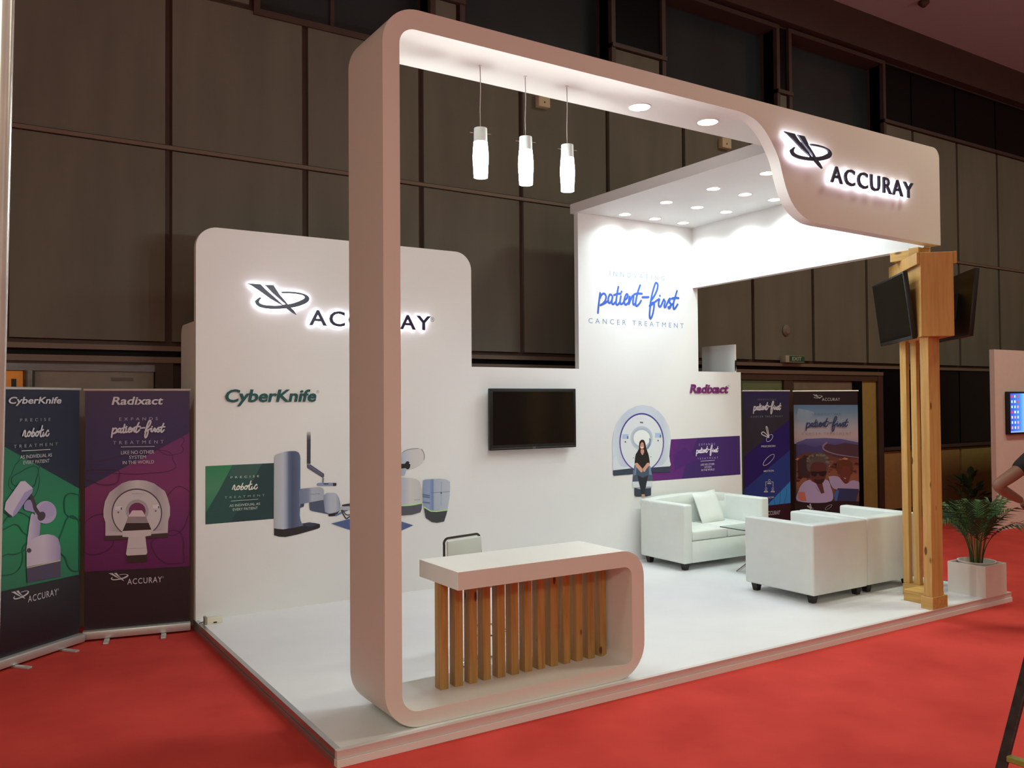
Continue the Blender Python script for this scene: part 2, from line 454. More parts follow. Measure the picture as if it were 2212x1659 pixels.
MB().box(-0.62, -0.42, HY, HY+0.012, 2.37, 2.40).build('door_plate', mat('small_plate', (92, 80, 70), 0.5), d1, smooth=False)
# lower right: door set
d2 = empty('door_2'); d2['kind'] = 'structure'
MB().box(8.2, 11.75, HY-0.03, HY+0.045, 2.45, 2.55).build('door_head', jointm, d2, smooth=False)
MB().box(8.28, 9.18, HY+0.02, HY+0.045, 0.02, 2.44).build('pane', mat('green_lit_pane', (84, 84, 60), 0.3, emit=lin((80, 84, 54)), es=0.25), d2, smooth=False)
MB().box(9.19, 9.42, HY-0.02, HY+0.045, 0.0, 2.45).build('door_post', jointm, d2, smooth=False)
MB().box(9.43, 10.95, HY+0.01, HY+0.045, 0.02, 2.44).build('door_leaf', mat('door_leaf_dim', (118, 100, 84), 0.5, noise=0.1), d2, smooth=False)
MB().box(10.96, 11.16, HY-0.04, HY+0.045, 0.0, 2.45).build('door_frame', glassdark, d2, smooth=False)
MB().box(11.17, 11.60, HY+0.0, HY+0.045, 0.0, 2.45).build('door_reveal', ochre, d2, smooth=False)
MB().box(11.61, 11.75, HY-0.04, HY+0.045, 0.0, 2.55).build('door_frame', redwood, d2, smooth=False)
MB().box(9.02, 9.05, HY-0.02, HY+0.02, 1.9, 2.3).build('door_handle', black, d2, smooth=False)
# dark strip window and ochre panels
w5 = empty('window_5'); w5['kind'] = 'structure'
for a, b in ((11.78, 12.82), (12.84, 14.18), (14.22, 15.66), (15.7, 17.1), (17.14, 18.6), (18.64, 24)):
    MB().box(a, b, HY, HY+0.048, 1.30, 2.66).build('pane', glassdark, w5, smooth=False)
MB().box(11.75, 24, HY-0.05, HY+0.048, 1.23, 1.29).build('window_sill', redwood, w5, smooth=False)
for i, (a, b) in enumerate(((11.78, 14.2), (14.2, 17.1), (17.1, 20), (20, 24))):
    wpanel(a, b, 0.16, 1.24, ochre if i else mat('orange_brown_panel', (150, 108, 64), 0.7, noise=0.08))
o = MB().box(11.6, 24, HY-0.03, HY+0.05, 0, 0.17).build('baseboard_back', jointm, smooth=False); struct(o)
# small fittings on the hall wall
beige = mat('beige_plastic', (190, 168, 136), 0.6)
for (x0, x1, z0, z1), lb in zip(((4.44, 4.62, 5.98, 6.14), (7.80, 7.99, 5.96, 6.11)),
        ('beige square box on hall wall above the pendant lamps', 'beige square box on hall wall above the canopy edge')):
    t = empty('wall_box', ((x0+x1)/2, HY, z0), 0, lb, 'box', 'beige boxes high on the hall wall')
    at_world(MB().box(x0, x1, HY-0.09, HY+0.0, z0, z1).build('housing', beige, t, bevel=0.008), t)
    at_world(MB().box(x0+0.08, x0+0.10, HY-0.095, HY-0.088, z0+0.05, z0+0.07).build('lens', jointm, t), t)
t = empty('wall_detector', (9.27, HY, 3.25), 0, 'small round grey detector on the hall wall above the exit sign', 'detector')
dm = MB().lathe([(0.09, 0), (0.09, 0.02), (0.05, 0.05)], n=18)
ob = dm.build('housing', mat('grey_plastic', (110, 96, 84), 0.6), t); ob.rotation_euler = (PI/2, 0, 0)
# exit sign
t = empty('exit_sign', (9.36, HY, 2.73), 0, 'green exit sign box on the hall wall above the right door', 'sign')
at_world(MB().box(9.12, 9.57, HY-0.12, HY, 2.73, 2.84).build('housing', mat('sign_housing', (150, 140, 120), 0.5), t, bevel=0.006), t)
F = Fr((9.2, HY-0.121, 2.74), (1, 0, 0)); a = Art(F)
a.poly([(0.0, 0.0), (0.365, 0.0), (0.365, 0.095), (0.0, 0.095)], (16, 62, 40), local=True)
a.textl('EXIT', 0.07, 0.29, 0.022, 0.078, (165, 165, 145), 0.01)
at_world(a.build('sign_face', t), t)
# ceiling fitting
t = empty('ceiling_fitting', (11.77, 3.5, 8.84), 0, 'small dark fitting on the hall ceiling near the beam', 'detector')
MB().lathe([(0.09, 0), (0.09, -0.04), (0.03, -0.10)], n=16).build('housing', jointm, t)

# ------------------------------------------------------------------ platform
HP = 0.0954; XR = 7.455; D = 3.627; DB = 3.705
pl = empty('platform', (XR/2, D/2, 0), 0, 'low white exhibition stand platform with aluminium edge on the red carpet', 'platform')
at_world(MB().box(0.035, XR-0.035, 0.035, DB-0.01, 0.0, HP).build('deck', deckm, pl, smooth=False), pl)
def edge(pts):
    b = MB()
    for p in pts: b.box(*p)
    return b
sidem = mat('edge_profile_side', (222, 212, 210), 0.4, metal=0.15)
at_world(edge([(0, XR, 0, 0.036, HP-0.004, HP+0.002), (0.002, XR-0.002, 0.004, 0.036, 0.045, HP-0.004), ]).build('front_edge', sidem, pl, smooth=False), pl)
at_world(edge([(0, XR, -0.006, 0.036, 0, 0.043)]).build('front_lip', mat('edge_lip_light', (236, 230, 228), 0.4), pl, smooth=False), pl)
at_world(edge([(0, 0.036, 0.036, DB, HP-0.004, HP+0.002), (0.004, 0.036, 0.036, DB, 0.045, HP-0.004), (-0.004, 0.036, 0.036, DB, 0, 0.043)]).build('side_edge', alu, pl, smooth=False), pl)
at_world(edge([(XR-0.036, XR, 0.036, DB, HP-0.004, HP+0.002), (XR-0.036, XR-0.004, 0.036, DB, 0.0, HP-0.004)]).build('side_edge', alu, pl, smooth=False), pl)

# ------------------------------------------------------------------ back walls of the stand
def arcpts(cx, cz, r, a0, a1, n=10):
    return [(cx+r*math.cos(math.radians(a0+(a1-a0)*k/n)), cz+r*math.sin(math.radians(a0+(a1-a0)*k/n))) for k in range(n+1)]
WALL = Fr((0, D, 0), (1, 0, 0))
fx0, fx1, fz = 0.006, 3.014, 3.828
fwall = empty('feature_wall', (1.5, D, HP), 0, 'tall white feature wall with rounded top corners and green print at left', 'wall')
pts = [(fx0, HP), (fx1, HP)]+arcpts(fx1-0.2, fz-0.2, 0.2, 0, 90)+arcpts(fx0+0.2, fz-0.2, 0.2, 90, 180)
at_world(MB().prism(pts, D, DB).build('wall_board', white, fwall), fwall)
lw1 = empty('partition_wall', (3.77, D, HP), 0, 'low white partition carrying the flat television', 'wall')
at_world(MB().box(fx1, 4.535, D, DB, HP, 2.535).build('wall_board', white, lw1, smooth=False), lw1)
tw = empty('tower_wall', (5.5, D, HP), 0, 'tall white tower wall with blue lettering under the canopy', 'wall')
at_world(MB().box(4.535, 6.56, D, DB, HP, 4.466).build('wall_board', white, tw, smooth=False), tw)
lw2 = empty('partition_wall', (6.97, D, HP), 0, 'low white partition with the purple printed band at right', 'wall')
at_world(MB().box(6.56, 7.38, D, DB, HP, 2.529).build('wall_board', white, lw2, smooth=False), lw2)
# storeroom return walls behind
r1 = empty('return_wall', (0.06, 4.0, 0), 0, 'dim side wall behind the feature wall at far left', 'wall')
pts = [(DB+0.002, 0.0), (HY-0.06, 0.0), (HY-0.06, 2.80)]+arcpts(HY-0.16, 2.83, 0.1, 0, 90, 5)+[(DB+0.002, 2.93)]
at_world(MB().prism(pts, 0.02, 0.08, 'yz').build('wall_board', white, r1), r1)
r2 = empty('return_wall', (7.36, 4.0, 0), 0, 'grey-white side wall rising behind the purple band partition', 'wall')
at_world(MB().box(7.345, 7.38, DB+0.002, HY-0.06, 0, 2.925).build('wall_board', white, r2, smooth=False), r2)
at_world(MB().tube([(7.36, DB+0.01, 2.55), (7.36, DB-0.012, 2.70)], 0.012, 8).build('hook', black, r2), r2)

# ------------------------------------------------------------------ ribbon frame with counter
YF, YB = 0.074, 0.634
rb = []
X0, X1 = 0.340, 0.456; ZT0, ZT1 = 4.640, 4.510; ZB0, ZB1 = HP+0.002, 0.196
CX1, CX0 = 2.437, 2.320; CZ1, CZ0 = 1.030, 0.912; CL = 0.857; FR = 6.385
ribbon_in = [(CL, CZ0)] + arcpts(CX0-0.07, CZ0-0.07, 0.07, 90, 0, 6) + arcpts(CX0-0.07, ZB1+0.07, 0.07, 0, -90, 6) \
    + arcpts(X1+0.12, ZB1+0.12, 0.12, 270, 180, 8) + arcpts(X1+0.11, ZT1-0.11, 0.11, 180, 90, 8)
ribbon_out_a = arcpts(X0+0.25, ZT0-0.25, 0.25, 90, 180, 12) + arcpts(X0+0.25, ZB0+0.25, 0.25, 180, 270, 12) \
    + arcpts(CX1-0.25, ZB0+0.25, 0.25, 270, 360, 12) + arcpts(CX1-0.20, CZ1-0.20, 0.20, 0, 90, 10) + [(CL, CZ1)]
back_poly = ribbon_in + [(FR, ZT1), (FR, ZT0)] + ribbon_out_a
wave = catmull([(3.52, ZT1), (3.62, 4.498), (3.72, 4.470), (3.83, 4.40), (3.93, 4.29), (4.00, 4.18), (4.045, 4.05), (4.095, 3.93), (4.165, 3.825), (4.27, 3.745), (4.40, 3.697), (4.55, 3.687)], 4)
front_poly = ribbon_in + wave + [(FR, 3.667)] + arcpts(FR-0.10, ZT0-0.10, 0.10, 0, 90, 6) + ribbon_out_a
frame = empty('ribbon_frame', (X0, YF, HP), 0, 'large white ribbon frame with rounded corners looping round the counter', 'frame')
at_world(MB().prism(front_poly, YF, 0.18).prism(back_poly, 0.18, YB).build('ribbon_body', white_gloss, frame, ang=30), frame)
# slats under the counter
slx = [(680, 757), (775, 853), (870, 947), (964, 1045), (1057, 1137), (1145, 1226), (1232, 1315), (1318, 1405), (1400, 1488), (1485, 1570), (1565, 1648), (1650, 1730), (1730, 1808)]
for k in range(13):
    x0 = 0.866 + k*(2.232-0.866)/12.0
    dy = 0.0 if k != 3 else 0.01
    b = MB().box(-0.029, 0.033, -0.037, 0.045, ZB1-0.001, CZ0+0.001)
    ob = b.build('slat', pine, frame, bevel=0.003, seg=1, smooth=False)
    ob.location = (x0+0.029-X0, 0.380+dy-YF, -HP)
# ------------------------------------------------------------------ canopy and side wall
cn = empty('canopy', (5.5, 2.2, 4.466), 0, 'white canopy with rows of downlights over the seating', 'canopy')
cz = 4.466
at_world(MB().box(4.56, 6.56, YB+0.002, D+0.0, cz+0.001, cz+0.06).build('ceiling_board', white, cn, smooth=False), cn)
at_world(MB().box(4.50, 4.56, YB+0.002, DB+0.03, cz-0.004, cz+0.115).build('left_fascia', white, cn, smooth=False), cn)
at_world(MB().box(4.56, 6.62, D, DB+0.03, cz+0.001, cz+0.115).build('rear_fascia', white, cn, smooth=False), cn)
at_world(MB().prism([(6.272, 0.182), (6.385, 0.182), (6.56, D), (6.468, D)], 3.655, cz, 'xy').build('side_board', white, cn, smooth=False), cn)

def downlight(x, y, z, r, power, lb, grp, spot=150):
    t = empty('downlight', (x, y, z), 0, lb, 'downlight', grp)
    MB().lathe([(r, 0.0), (r*1.12, 0.0), (r*1.12, -0.006), (r, -0.006)], n=28, cap=False).build('trim_ring', white_gloss, t)
    MB().lathe([(r, -0.0045), (0.001, -0.0046)], n=28, cap=False).build('lens', lampglow, t)
    l = bpy.data.lights.new('spot', 'SPOT'); l.energy = power; l.spot_size = math.radians(spot); l.spot_blend = 0.6
    l.color = (0.82, 1.0, 1.03); l.shadow_soft_size = 0.06
    lo = bpy.data.objects.new('lamp', l); COL.objects.link(lo); lo.parent = t; lo.location = (0, 0, -0.03)
    return t
rows = [(3.40, 'wall-side'), (2.65, 'second'), (1.90, 'third'), (1.15, 'front')]
cols = [(5.10, 'left'), (5.60, 'middle'), (6.09, 'right')]
for y, rn in rows:
    for x, cn_ in cols:
        downlight(x, y, cz, 0.07, 28, '%s downlight in the %s row of the canopy ceiling' % (cn_, rn), 'round downlights in the canopy ceiling')
downlight(2.746, 0.42, ZT1, 0.085, 34, 'beam downlight nearer the pendant lamps', 'downlights in the frame beam')
downlight(3.491, 0.40, ZT1, 0.085, 34, 'beam downlight nearer the curved fascia', 'downlights in the frame beam')

# ------------------------------------------------------------------ pendant lamps
frost = mat('frosted_glass_lit', (240, 250, 246), 0.4, emit=(0.93, 1.0, 0.97), es=9.0)
frost_top = mat('frosted_glass_top', (198, 210, 205), 0.45, emit=(0.8, 0.9, 0.86), es=0.25)
def pendant(x, lb):
    t = empty('pendant_lamp', (x, 0.36, ZT1), 0, lb, 'lamp', 'glass pendant lamps under the frame beam')
    zt, zb = 4.062-ZT1, 3.714-ZT1; H = zt-zb
    MB().tube([(0, 0, 0), (0.003, 0, zt*0.4), (-0.003, 0, zt*0.7), (0, 0, zt-0.02)], 0.0035, 6).build('cord', mat('clear_cord', (170, 168, 165), 0.4), t)
    MB().lathe([(0.012, 0.0), (0.012, -0.006)], n=12).build('ceiling_cap', white_gloss, t)
    prof = [(0.046, 1.0), (0.047, 0.92), (0.0475, 0.84), (0.049, 0.72)]
    MB().lathe([(0.001, zt)]+[(r, zb+H*k) for r, k in prof], n=24, cap=False).build('shade_top', frost_top, t)
    prof = [(0.049, 0.72), (0.053, 0.58), (0.056, 0.44), (0.0555, 0.34), (0.052, 0.2), (0.050, 0.08), (0.049, 0.0)]
    MB().lathe([(r, zb+H*k) for r, k in prof]+[(0.001, zb)], n=24, cap=False).build('glass_shade', frost, t)
    MB().tube([(-0.075, 0.02, zt-0.035), (0.075, -0.02, zt-0.035)], 0.002, 6).build('cross_pin', chrome, t)
    l = bpy.data.lights.new('bulb', 'POINT'); l.energy = 30; l.color = (0.90, 1, 1.0); l.shadow_soft_size = 0.05
    lo = bpy.data.objects.new('bulb', l); COL.objects.link(lo); lo.parent = t; lo.location = (0, 0, zb-0.08)
    return t
pendant(1.215, 'leftmost of three lit frosted glass pendant lamps')
pendant(1.597, 'middle one of three lit frosted glass pendant lamps')
pendant(1.973, 'rightmost of three lit frosted glass pendant lamps')

# ------------------------------------------------------------------ script lettering and emblem, traced once
Zp = zoomer(1240, 560, 7.373)
PF = [[(415, 540), (402, 640), (390, 740), (380, 855)], [(412, 620), (440, 565), (480, 548), (508, 590), (500, 650), (460, 705), (412, 735), (470, 712), (520, 680), (548, 655)],
      [(603, 578), (572, 562), (545, 620), (550, 690), (578, 690), (605, 640), (614, 585), (604, 650), (604, 700), (622, 718), (655, 685)],
      [(705, 440), (690, 520), (675, 620), (668, 700), (688, 728), (725, 690)], [(635, 572), (690, 552), (742, 550)],
      [(745, 590), (732, 670), (742, 715), (770, 705), (800, 672)], [(752, 515), (755, 519)],
      [(798, 655), (840, 620), (855, 575), (835, 556), (806, 610), (797, 680), (820, 725), (855, 700), (872, 680)],
      [(885, 595), (872, 650), (870, 715), (900, 640), (930, 582), (945, 595), (937, 660), (940, 715), (968, 715)],
      [(1050, 415), (1020, 500), (995, 600), (978, 700), (994, 745), (1035, 710), (1066, 660)], [(955, 560), (1010, 545), (1080, 550)],
      [(1085, 605), (1185, 603)],
      [(1215, 700), (1232, 600), (1255, 500), (1290, 390), (1312, 378), (1332, 412), (1318, 490), (1280, 575), (1235, 645)],
      [(1215, 690), (1208, 780), (1200, 880), (1212, 945), (1240, 905), (1265, 800), (1272, 712), (1250, 692), (1200, 742)],
      [(1200, 745), (1250, 708), (1310, 662), (1355, 635), (1345, 690), (1348, 745), (1375, 750), (1400, 700), (1425, 640)], [(1362, 580), (1365, 584)],
      [(1425, 640), (1446, 680), (1432, 740), (1448, 765), (1472, 720), (1500, 655), (1525, 625), (1516, 680), (1540, 715), (1530, 765), (1505, 780), (1497, 762)],
      [(1510, 765), (1545, 730), (1582, 700)], [(1635, 505), (1610, 590), (1580, 700), (1580, 780), (1602, 785), (1645, 720)], [(1550, 628), (1600, 614), (1660, 620)]]
Zr = zoomer(430, 990, 11.058)
RO = [[(795, 740), (832, 652), (850, 645), (855, 690), (845, 740), (870, 755), (905, 725)], [(945, 652), (908, 690), (905, 740), (940, 742), (965, 700), (950, 658), (1000, 690)],
      [(1045, 595), (1018, 660), (995, 735)], [(1000, 720), (1030, 672), (1060, 682), (1050, 730), (1010, 750), (992, 740)], [(1060, 700), (1092, 688)],
      [(1125, 650), (1088, 690), (1092, 737), (1130, 730), (1150, 690), (1132, 655), (1175, 675)], [(1240, 540), (1215, 620), (1195, 700), (1197, 745), (1230, 740), (1255, 700)],
      [(1160, 655), (1215, 630), (1260, 615)], [(1265, 670), (1250, 720), (1262, 740), (1290, 720), (1312, 690)],
      [(1380, 642), (1370, 622), (1340, 650), (1320, 700), (1335, 732), (1365, 727), (1392, 690)]]
def unit(strokes, Z, F):
    L = [[F.px(*Z(*p)) for p in s] for s in strokes]
    xs = [p[0] for s in L for p in s]; ys = [p[1] for s in L for p in s]
    w = max(xs)-min(xs)
    return [[((p[0]-min(xs))/w, (p[1]-min(ys))/w) for p in s] for s in L], (max(ys)-min(ys))/w, (min(xs), min(ys), w)
PFU, PFH, PFB = unit(PF, Zp, WALL)
ROU, ROH, ROB = unit(RO, Zr, WALL)
def script(art, U, H, x0, x1, y0, col, wd=0.018, y1=None):
    w_ = x1-x0; sy = w_ if y1 is None else (y1-y0)/H
    for s in U: art.stroke([(x0+p[0]*w_, y0+p[1]*sy) for p in s], wd*w_, col, local=True)
Ze = zoomer(480, 590, 9.217)
BL1 = [(500, 203), (765, 222), (860, 320), (1000, 440), (1215, 635), (1180, 632), (955, 503), (935, 485), (760, 360), (590, 245)]
BL2 = [(838, 232), (1020, 240), (1145, 430), (1300, 612), (1268, 620), (1000, 390), (880, 260)]
TAILP = [(1190, 632), (1300, 612), (1372, 690), (1425, 745), (1480, 832), (1400, 785), (1290, 705)]
RO_ = [(1175, 370), (1340, 368), (1520, 385), (1660, 425), (1718, 470), (1733, 510), (1715, 560), (1640, 615), (1500, 665), (1370, 690), (1270, 703), (1080, 712), (900, 705), (760, 675), (690, 630), (660, 570), (668, 540), (745, 480)]
RI_ = [(785, 495), (750, 530), (735, 570), (755, 602), (830, 630), (950, 643), (1100, 645), (1300, 622), (1440, 590), (1560, 545), (1630, 505), (1650, 475), (1610, 440), (1500, 415), (1350, 402), (1200, 402)]
def eunit():
    allp = {n: [WALL.px(*Ze(*p)) for p in L] for n, L in (('a', BL1), ('b', BL2), ('t', TAILP))}
    o_ = catmull([WALL.px(*Ze(*p)) for p in RO_], 3); i_ = catmull([WALL.px(*Ze(*p)) for p in RI_], 3)
    allp['r'] = o_+i_
    xs = [p[0] for L in allp.values() for p in L]; ys = [p[1] for L in allp.values() for p in L]
    w_ = max(xs)-min(xs); h_ = max(ys)-min(ys)
    return {k: [((p[0]-min(xs))/w_, (p[1]-min(ys))/h_) for p in L] for k, L in allp.items()}, (min(xs), max(xs), min(ys), max(ys))
EM, EB = eunit()
def emblem(art, x0, x1, y0, y1, col):
    for k in 'rabt': art.poly([(x0+p[0]*(x1-x0), y0+p[1]*(y1-y0)) for p in EM[k]], col, local=True)
def logo(art, x0, x1, y0, y1, col, reg=True):
    """emblem up left, name down right"""
    w_ = x1-x0; h_ = y1-y0
    emblem(art, x0, x0+0.36*w_, y0+0.30*h_, y1, col)
    art.textl('ACCURAY', x0+0.34*w_, x1-(0.03*w_ if reg else 0), y0, y0+0.45*h_, col, 0.004, 0, 1.15)
    if reg: art.textl('®', x1-0.02*w_, x1, y0+0.30*h_, y0+0.45*h_, col)

# ------------------------------------------------------------------ lit sign letters
def extr(v, f, place, d0, d1, skip_back=False):
    """extrude a flat 2-D mesh from depth d0 (front) to d1 (back)"""
    n = len(v); vs = [place(p, d0) for p in v]+[place(p, d1) for p in v]
    cnt = {}
    for q in f:
        for i in range(len(q)):
            a, b = q[i], q[(i+1) % len(q)]; cnt[(a, b)] = 1
    fs = [tuple(q) for q in f] + [tuple(n+i for i in reversed(q)) for q in f]
    for (a, b) in cnt:
        if (b, a) not in cnt: fs.append((b, a, n+a, n+b))
    return vs, fs
def solid(name, v, f, F, d0, d1, m, parent):
    vs, fs = extr(v, f, lambda p, d: F.P(p[0], p[1], d), d0, d1)
    o_ = MB().add(vs, fs).build(name, m, parent, smooth=False); at_world(o_, parent); return o_
def lit_sign(F, lab, letters_box, em_box, reg, depth=0.045):
    x0, x1, z0, z1 = letters_box
    t = empty('lit_sign', F.P((x0+x1)/2, z0, 0), 0, lab, 'sign')
    v, f = fitted('ACCURAY', x0, x1, z0, z1, 0.016, 0, 1.2)
    # split into single letters by islands
    par = list(range(len(v)))
    def find(i):
        while par[i] != i: par[i] = par[par[i]]; i = par[i]
        return i
    for q in f:
        for i in q[1:]: par[find(i)] = find(q[0])
    isl = {}
    for q in f: isl.setdefault(find(q[0]), []).append(q)
    for key in sorted(isl, key=lambda k: min(v[i][0] for q in isl[k] for i in q)):
        ids = sorted({i for q in isl[key] for i in q}); mp = {a: b for b, a in enumerate(ids)}
        vv = [v[i] for i in ids]; ff = [tuple(mp[i] for i in q) for q in isl[key]]
        lo = solid('letter', vv, ff, F, depth, depth-0.018, letterm, t)
        g = solid('backlight', vv, ff, F, depth-0.0185, depth-0.0225, glowm, t)
        g.parent = lo; g.location = (0, 0, 0)
    a0, a1, b0, b1 = em_box
    eb = [(a0+p[0]*(a1-a0), b0+p[1]*(b1-b0)) for k in 'r' for p in EM[k]]
    root = solid('emblem', eb, [tuple(range(len(eb)))], F, depth, depth-0.018, letterm, t)
    g = solid('backlight', eb, [tuple(range(len(eb)))], F, depth-0.0185, depth-0.0225, glowm, t); g.parent = root; g.location = (0, 0, 0)
    for j, k in enumerate('abt'):
        eb = [(a0+p[0]*(a1-a0), b0+p[1]*(b1-b0)) for p in EM[k]]
        s_ = solid('emblem_blade', eb, [tuple(range(len(eb)))], F, depth+0.001+0.0006*j, depth-0.0175, letterm, t)
        if k != 't':
            g = solid('backlight', eb, [tuple(range(len(eb)))], F, depth-0.0186, depth-0.0225, glowm, t); g.parent = s_; g.location = (0, 0, 0)
    if reg:
        ar = Art(F); ar.textl('®', x1+0.015, x1+0.065, z0+0.10, z1-0.005, (60, 56, 60)); at_world(ar.build('registered_mark', t), t)
    return t
def shifted(F, box, d):
    """parallax: the measured points lie on the letter faces, d in front of the wall"""
    return box
bl = WALL.px(668.3, 702, 0.045); br = WALL.px(931, 714, 0.045); tlp = WALL.px(703/1.0-8, 669, 0.045)
ea = WALL.px(*Ze(500, 203), 0.045); eb_ = WALL.px(*Ze(1733, 510), 0.045); ec = WALL.px(*Ze(1480, 832), 0.045)
lit_sign(WALL, 'backlit navy emblem and name high on the feature wall', (bl[0], br[0], (bl[1]+br[1])/2, (bl[1]+br[1])/2+0.155),
         (ea[0], eb_[0], ec[1], ea[1]), True)
FAS = Fr((0, YF, 0), (1, 0, 0))
q0 = FAS.px(1796, 393, 0.055); q1 = FAS.px(1973.7, 396, 0.055); q2 = FAS.px(1808, 360, 0.055); q3 = FAS.px(1965.5, 427, 0.055)
e0 = FAS.px(1695, 283.5, 0.055); e1 = FAS.px(1797.4, 324.6, 0.055); e2 = FAS.px(1779.8, 364.5, 0.055)
lit_sign(FAS, 'backlit navy emblem and name on the curved front fascia', (q0[0], q1[0], (q0[1]+q3[1])/2, (q2[1]+q1[1])/2),
         (e0[0], e1[0], e2[1], e0[1]), False, 0.055)

def letter_sign(word, bl_, br_, tl_, m, lab, reg, weight=0.018):
    b0 = WALL.px(*bl_, 0.015); b1 = WALL.px(*br_, 0.015); b2 = WALL.px(*tl_, 0.015); y0 = (b0[1]+b1[1])/2
    t = empty('letter_sign', (b0[0], D, y0), 0, lab, 'sign')
    v, f = fitted(word, b0[0], b1[0], y0, y0+b2[1]-b0[1], weight, 0.18, 1.0)
    par = list(range(len(v)))
    def find(i):
        while par[i] != i: i = par[i]
        return i
    for q in f:
        for i in q[1:]: par[find(i)] = find(q[0])
    isl = {}
    for q in f: isl.setdefault(find(q[0]), []).append(q)
    for key in sorted(isl, key=lambda k: min(v[i][0] for q in isl[k] for i in q)):
        ids = sorted({i for q in isl[key] for i in q}); mp = {a: b for b, a in enumerate(ids)}
        solid('letter', [v[i] for i in ids], [tuple(mp[i] for i in q) for q in isl[key]], WALL, 0.016, 0.0, m, t)
    ar = Art(WALL); ar.textl('®', b1[0]+0.005, b1[0]+0.035, y0+0.085, y0+0.115, reg); at_world(ar.build('registered_mark', t), t)
letter_sign('CyberKnife', (487.4, 868.4), (683.4, 867.6), (487, 841), mat('teal_letter', (22, 84, 84), 0.4), 'raised teal italic product name on the feature wall', (90, 110, 110))
letter_sign('Radixact', (1491.4, 849), (1574, 849), (1491, 830), mat('purple_letter', (116, 44, 104), 0.4), 'raised purple italic product name above the purple band', (150, 110, 150))

# ------------------------------------------------------------------ prints on the back wall
ar = Art(WALL, Zp)
ar.text('INNOVATING', (565, 268), (1440, 338), (565, 192), (112, 148, 184), 0.0, 0, 1.9)
ar.text('CANCER TREATMENT', (230, 1025), (1745, 1090), (230, 945), (112, 142, 174), 0.0, 0, 1.7)
script(ar, PFU, PFH, PFB[0], PFB[0]+PFB[2], PFB[1], (44, 88, 186), 0.021)
at_world(ar.build('printed_slogan', tw), tw)

# green band
Zg = zoomer(430, 990, 11.058)
ar = Art(WALL, Zg)
ar.poly([(150, 187), (1787, 113), (1783, 1445), (150, 1582)], (34, 76, 72))
ar.grad([(150, 187), (800, 158), (470, 780), (160, 1300)], [(0, (44, 118, 84)), (0.5, (72, 134, 100)), (1, (44, 128, 84))], 1)
ar.poly([(1500, 127), (1787, 113), (1783, 1445), (760, 1530), (1150, 800)], (28, 60, 62))
ar.poly([(800, 158), (1500, 127), (1290, 520), (700, 420)], (52, 88, 82))
cr = (205, 218, 206)
ar.text('PRECISE', (752, 482), (1432, 448), (752, 436), cr, 0, 0, 1.9)
script(ar, ROU, ROH, ROB[0], ROB[0]+ROB[2], ROB[1], (232, 230, 220), 0.04)
ar.text('TREATMENT', (610, 962), (1565, 905), (610, 912), (150, 178, 166), 0, 0, 1.9)
ar.stroke([(765, 1022), (1410, 974)], 0.004, cr, smooth=False)
ar.text('AS INDIVIDUAL AS', (725, 1160), (1455, 1112), (725, 1102), cr)
ar.text('EVERY PATIENT', (805, 1258), (1400, 1212), (805, 1198), cr)
at_world(ar.build('printed_green_band', fwall), fwall)
# left treatment machine
Zm = zoomer(580, 920, 6.38)
ar = Art(WALL, Zm, base=0.004)
DK = (36, 30, 36)
ar.grad([(530, 78), (580, 78), (578, 522), (528, 522)], [(0, (52, 50, 68)), (0.72, (60, 58, 76)), (0.86, (110, 108, 118)), (1, (214, 208, 200))], 1)
ar.poly([(528, 530), (575, 530), (765, 660), (765, 700), (745, 715), (530, 578)], (84, 84, 106))
ar.poly([(540, 545), (560, 540), (740, 668), (735, 680)], (104, 104, 124))
ar.poly([(740, 715), (765, 715), (760, 785), (738, 785)], (130, 130, 140))
ar.poly([(662, 795), (690, 784), (930, 784), (936, 815), (920, 828), (665, 826)], (134, 146, 182))
ar.poly([(885, 784), (936, 788), (932, 826), (888, 828)], (46, 40, 48))
ar.poly([(745, 790), (830, 792), (820, 806), (770, 808)], (50, 50, 60))
ar.poly([(435, 1075), (492, 1062), (485, 1110), (430, 1132)], (58, 66, 98))
ar.blob([(560, 1052), (750, 1020), (780, 1110), (850, 1212), (700, 1192), (580, 1165), (562, 1120)], (76, 84, 108))
ar.grad([(430, 868), (620, 850), (700, 842), (745, 855), (762, 890), (762, 1000), (745, 1020), (560, 1055), (430, 1078)],
        [(0, (112, 122, 148)), (0.35, (132, 140, 164)), (0.5, (176, 180, 192)), (1, (168, 172, 186))], 0)
ar.textl('CyberKnife', *[WALL.px(*Zm(575, 950))[0], WALL.px(*Zm(705, 940))[0]], WALL.px(*Zm(575, 950))[1], WALL.px(*Zm(575, 932))[1], (84, 88, 104))
ar.poly([(75, 1410), (200, 1425), (330, 1405), (475, 1375), (470, 1348), (560, 1330), (640, 1338), (708, 1354), (708, 1398), (680, 1415), (400, 1495), (230, 1530), (140, 1525), (75, 1505)], DK)
ar.poly([(455, 1345), (560, 1328), (690, 1348), (600, 1385), (540, 1392)], (56, 56, 80))
ar.grad([(75, 1410), (78, 440), (88, 408), (120, 388), (230, 355), (300, 347), (370, 346), (412, 364), (432, 400), (438, 440), (437, 860), (425, 900), (425, 1100), (434, 1130), (430, 1230), (440, 1300), (460, 1345), (478, 1372), (330, 1405), (200, 1425), (120, 1418)],
        [(0, (176, 178, 184)), (0.3, (188, 192, 204)), (0.4, (160, 168, 188)), (0.5, (96, 104, 132)), (0.62, (72, 80, 108)), (0.8, (86, 96, 126)), (1, (116, 128, 156))], 0)
ar.grad([(755, 1000), (762, 952), (800, 926), (860, 920), (905, 922), (940, 940), (972, 1000), (990, 1080), (985, 1150), (930, 1192), (830, 1210), (775, 1185)],
        [(0, (132, 140, 166)), (0.35, (178, 184, 200)), (0.7, (186, 190, 202)), (1, (140, 148, 172))], 0)
